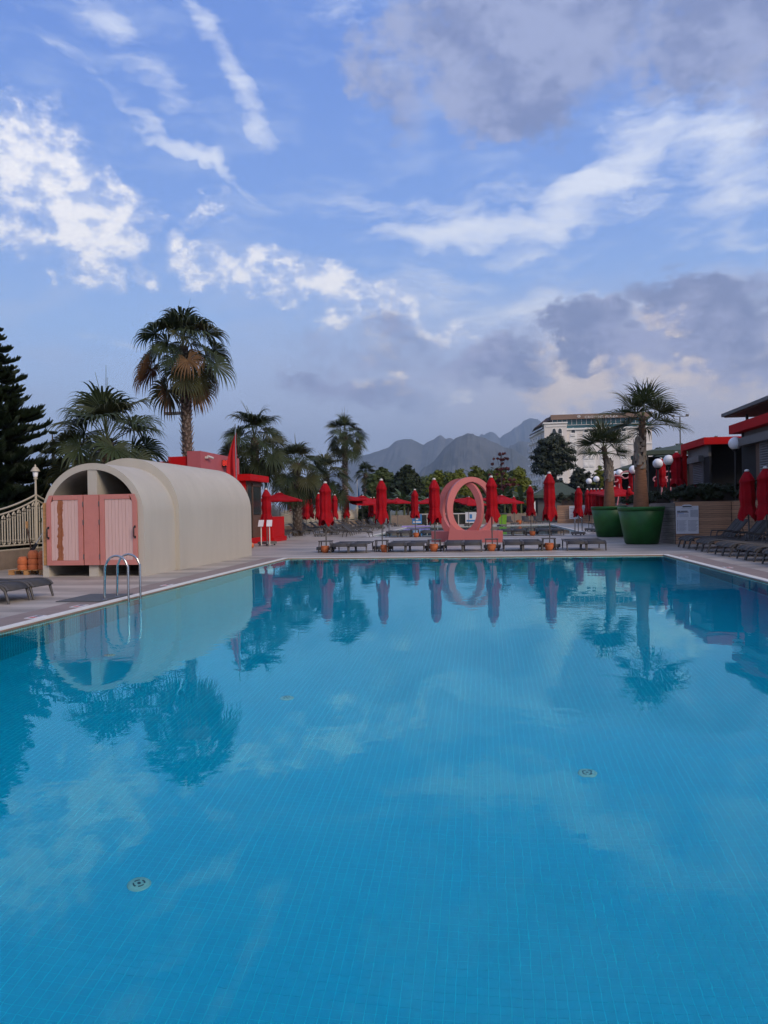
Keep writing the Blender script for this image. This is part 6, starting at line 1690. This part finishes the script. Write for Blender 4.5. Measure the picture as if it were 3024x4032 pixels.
# ------------------------------------------------------------------ mountains
M_rock = mat('grey_rock_and_scrub', (0.050, 0.064, 0.058), 0.95, 0.25, 0.006, 0.0, col2=(0.115, 0.12, 0.125), detail=14)
def mountain(name, pts, D, seed, label=None, depth=0.5, rough=0.05, base_y=2003):
    """ridge line given in picture columns and rows, standing at distance D; a real massif with front and back slopes"""
    rs = np.random.RandomState(seed)
    xs = np.array([xY(p[0], D) for p in pts]); hs = np.array([max(0, atY(p[0], p[1], D).z) for p in pts])
    n = 260; X = np.linspace(xs[0], xs[-1], n); H = np.interp(X, xs, hs)
    def fbm1(x, oct_, f0, seed_):
        r = np.random.RandomState(seed_); out = 0; a = 1
        for o in range(oct_):
            g_ = r.rand(4096) * 2 - 1; u = (x - X[0]) / (X[-1] - X[0]) * f0 * 2 ** o; i = np.floor(u).astype(int); f_ = u - i; f_ = f_ * f_ * (3 - 2 * f_)
            out = out + a * (g_[i % 4096] * (1 - f_) + g_[(i + 1) % 4096] * f_); a *= .55
        return out
    hm = H.max(); H2 = np.clip(H + hm * rough * .35 * fbm1(X, 5, 16, seed), 0, None)
    m_ = 60; T = np.linspace(-1, 1, m_); V = np.zeros((m_, n, 3))
    r2 = np.random.RandomState(seed + 9); G = r2.rand(64, 64)
    def noise2(u, v, f):
        u = u * f; v = v * f; iu = np.floor(u).astype(int); iv = np.floor(v).astype(int); fu = u - iu; fv = v - iv; fu = fu * fu * (3 - 2 * fu); fv = fv * fv * (3 - 2 * fv)
        g = lambda a, b: G[a % 64, b % 64]
        return (g(iu, iv) * (1 - fu) + g(iu + 1, iv) * fu) * (1 - fv) + (g(iu, iv + 1) * (1 - fu) + g(iu + 1, iv + 1) * fu) * fv
    UX = (X - X[0]) / (X[-1] - X[0])
    for j, t in enumerate(T):
        w = abs(t); dY = t * hm * 1.9
        prof = (1 - w) ** 0.9
        nz_ = sum((0.55 ** o) * (np.abs(noise2(UX * 3 + 5, np.full(n, t + 2), 5.0 * 2 ** o) - .5) * 2 - .5) for o in range(5))
        V[j, :, 0] = X; V[j, :, 1] = D + dY; V[j, :, 2] = np.clip(H2 * prof + hm * .07 * nz_ * min(1, w * 3) * (1 - w) * (H2 / hm), -1, None) - 2 * (w > .99)
    idx = np.arange(m_ * n).reshape(m_, n)
    F = np.stack([idx[:-1, :-1], idx[:-1, 1:], idx[1:, 1:], idx[1:, :-1]], -1).reshape(-1, 4)
    o = link(arr_mesh(name, V.reshape(-1, 3), F, M_rock, True), name); o['kind'] = 'structure'; return o
def cx(x, y): return (1350 + x / 2.074, 1600 + y / 2.074)
mountain('front_mountain', [cx(560, 640), cx(665, 500), cx(760, 420), cx(830, 332), cx(900, 268), cx(970, 222), cx(1030, 210), cx(1080, 215), cx(1130, 236), cx(1200, 266), cx(1300, 312), cx(1400, 345), cx(1480, 388), cx(1560, 440), cx(1700, 560), cx(1800, 700)], 3300, 1)
mountain('middle_mountains', [cx(-250, 640), cx(-60, 520), cx(60, 440), cx(160, 398), cx(230, 378), cx(390, 325), cx(440, 278), cx(500, 257), cx(580, 257), cx(640, 292), cx(670, 304), cx(710, 285), cx(760, 253), cx(800, 227), cx(820, 230), cx(850, 262), cx(880, 246), cx(905, 252), cx(960, 300), cx(1150, 420), cx(1300, 600)], 5600, 2, rough=.03)
mountain('far_mountains', [cx(950, 420), cx(1100, 260), cx(1140, 218), cx(1160, 226), cx(1210, 208), cx(1240, 212), cx(1290, 258), cx(1330, 220), cx(1400, 170), cx(1450, 135), cx(1490, 100), cx(1540, 86), cx(1600, 87), cx(1640, 120), cx(1760, 260), cx(1900, 420), cx(2100, 640)], 8000, 3, rough=.04)
mountain('right_foothill', [cx(1200, 620), cx(1300, 420), cx(1370, 320), cx(1430, 288), cx(1500, 278), cx(1600, 290), cx(1750, 400), cx(1900, 640)], 4700, 4, rough=.03)

# ------------------------------------------------------------------ haze
hz = MB(); hz.bb(-9500, 9500, -9000, 10500, -3.2, 1010)
hm_ = bpy.data.materials.new('haze_air'); hm_.use_nodes = True; tt = hm_.node_tree; tt.nodes.clear()
ho = tt.nodes.new('ShaderNodeOutputMaterial'); pv = tt.nodes.new('ShaderNodeVolumePrincipled')
pv.inputs['Color'].default_value = (0.62, 0.80, 1.0, 1); pv.inputs['Density'].default_value = 1.4e-4; pv.inputs['Anisotropy'].default_value = 0.2
tt.links.new(pv.outputs[0], ho.inputs['Volume'])
hb = tag(hz.build('haze', hm_), kind='stuff')

# pink curled ornament behind the potted palms
p_ = atY(2480, 1905, 53)
orn = empty('pink_ornament', (p_.x, 53, TZ), 'pink curled metal ornament between the two potted palms', 'ornament')
M_pinkm = mat('pink_enamel', (0.58, 0.22, 0.24), 0.4, 0.05, 3)
for k, (dx, sz, rot) in enumerate(((-0.9, .55, .3), (-.2, .7, -.2), (.6, .6, .5), (1.9, .6, -.4), (2.5, .5, .2))):
    zc_ = 1.75 + .25 * math.sin(k * 2)
    MB().tube([(dx + sz * (1 - t * .06) * math.cos(t * .45 + rot), .1 * k, zc_ + sz * .6 * (1 - t * .06) * math.sin(t * .45 + rot)) for t in range(15)], .05, 6).build('curl', M_pinkm, orn)
    MB().tube([(dx + sz * .4, .1 * k, zc_ - sz * .5), (dx + .2, .1 * k, .9), (dx + .05, .1 * k, 0)], .045, 6).build('stem', M_pinkm, orn)
# fill in any prototype not placed
bpy.context.view_layer.update()
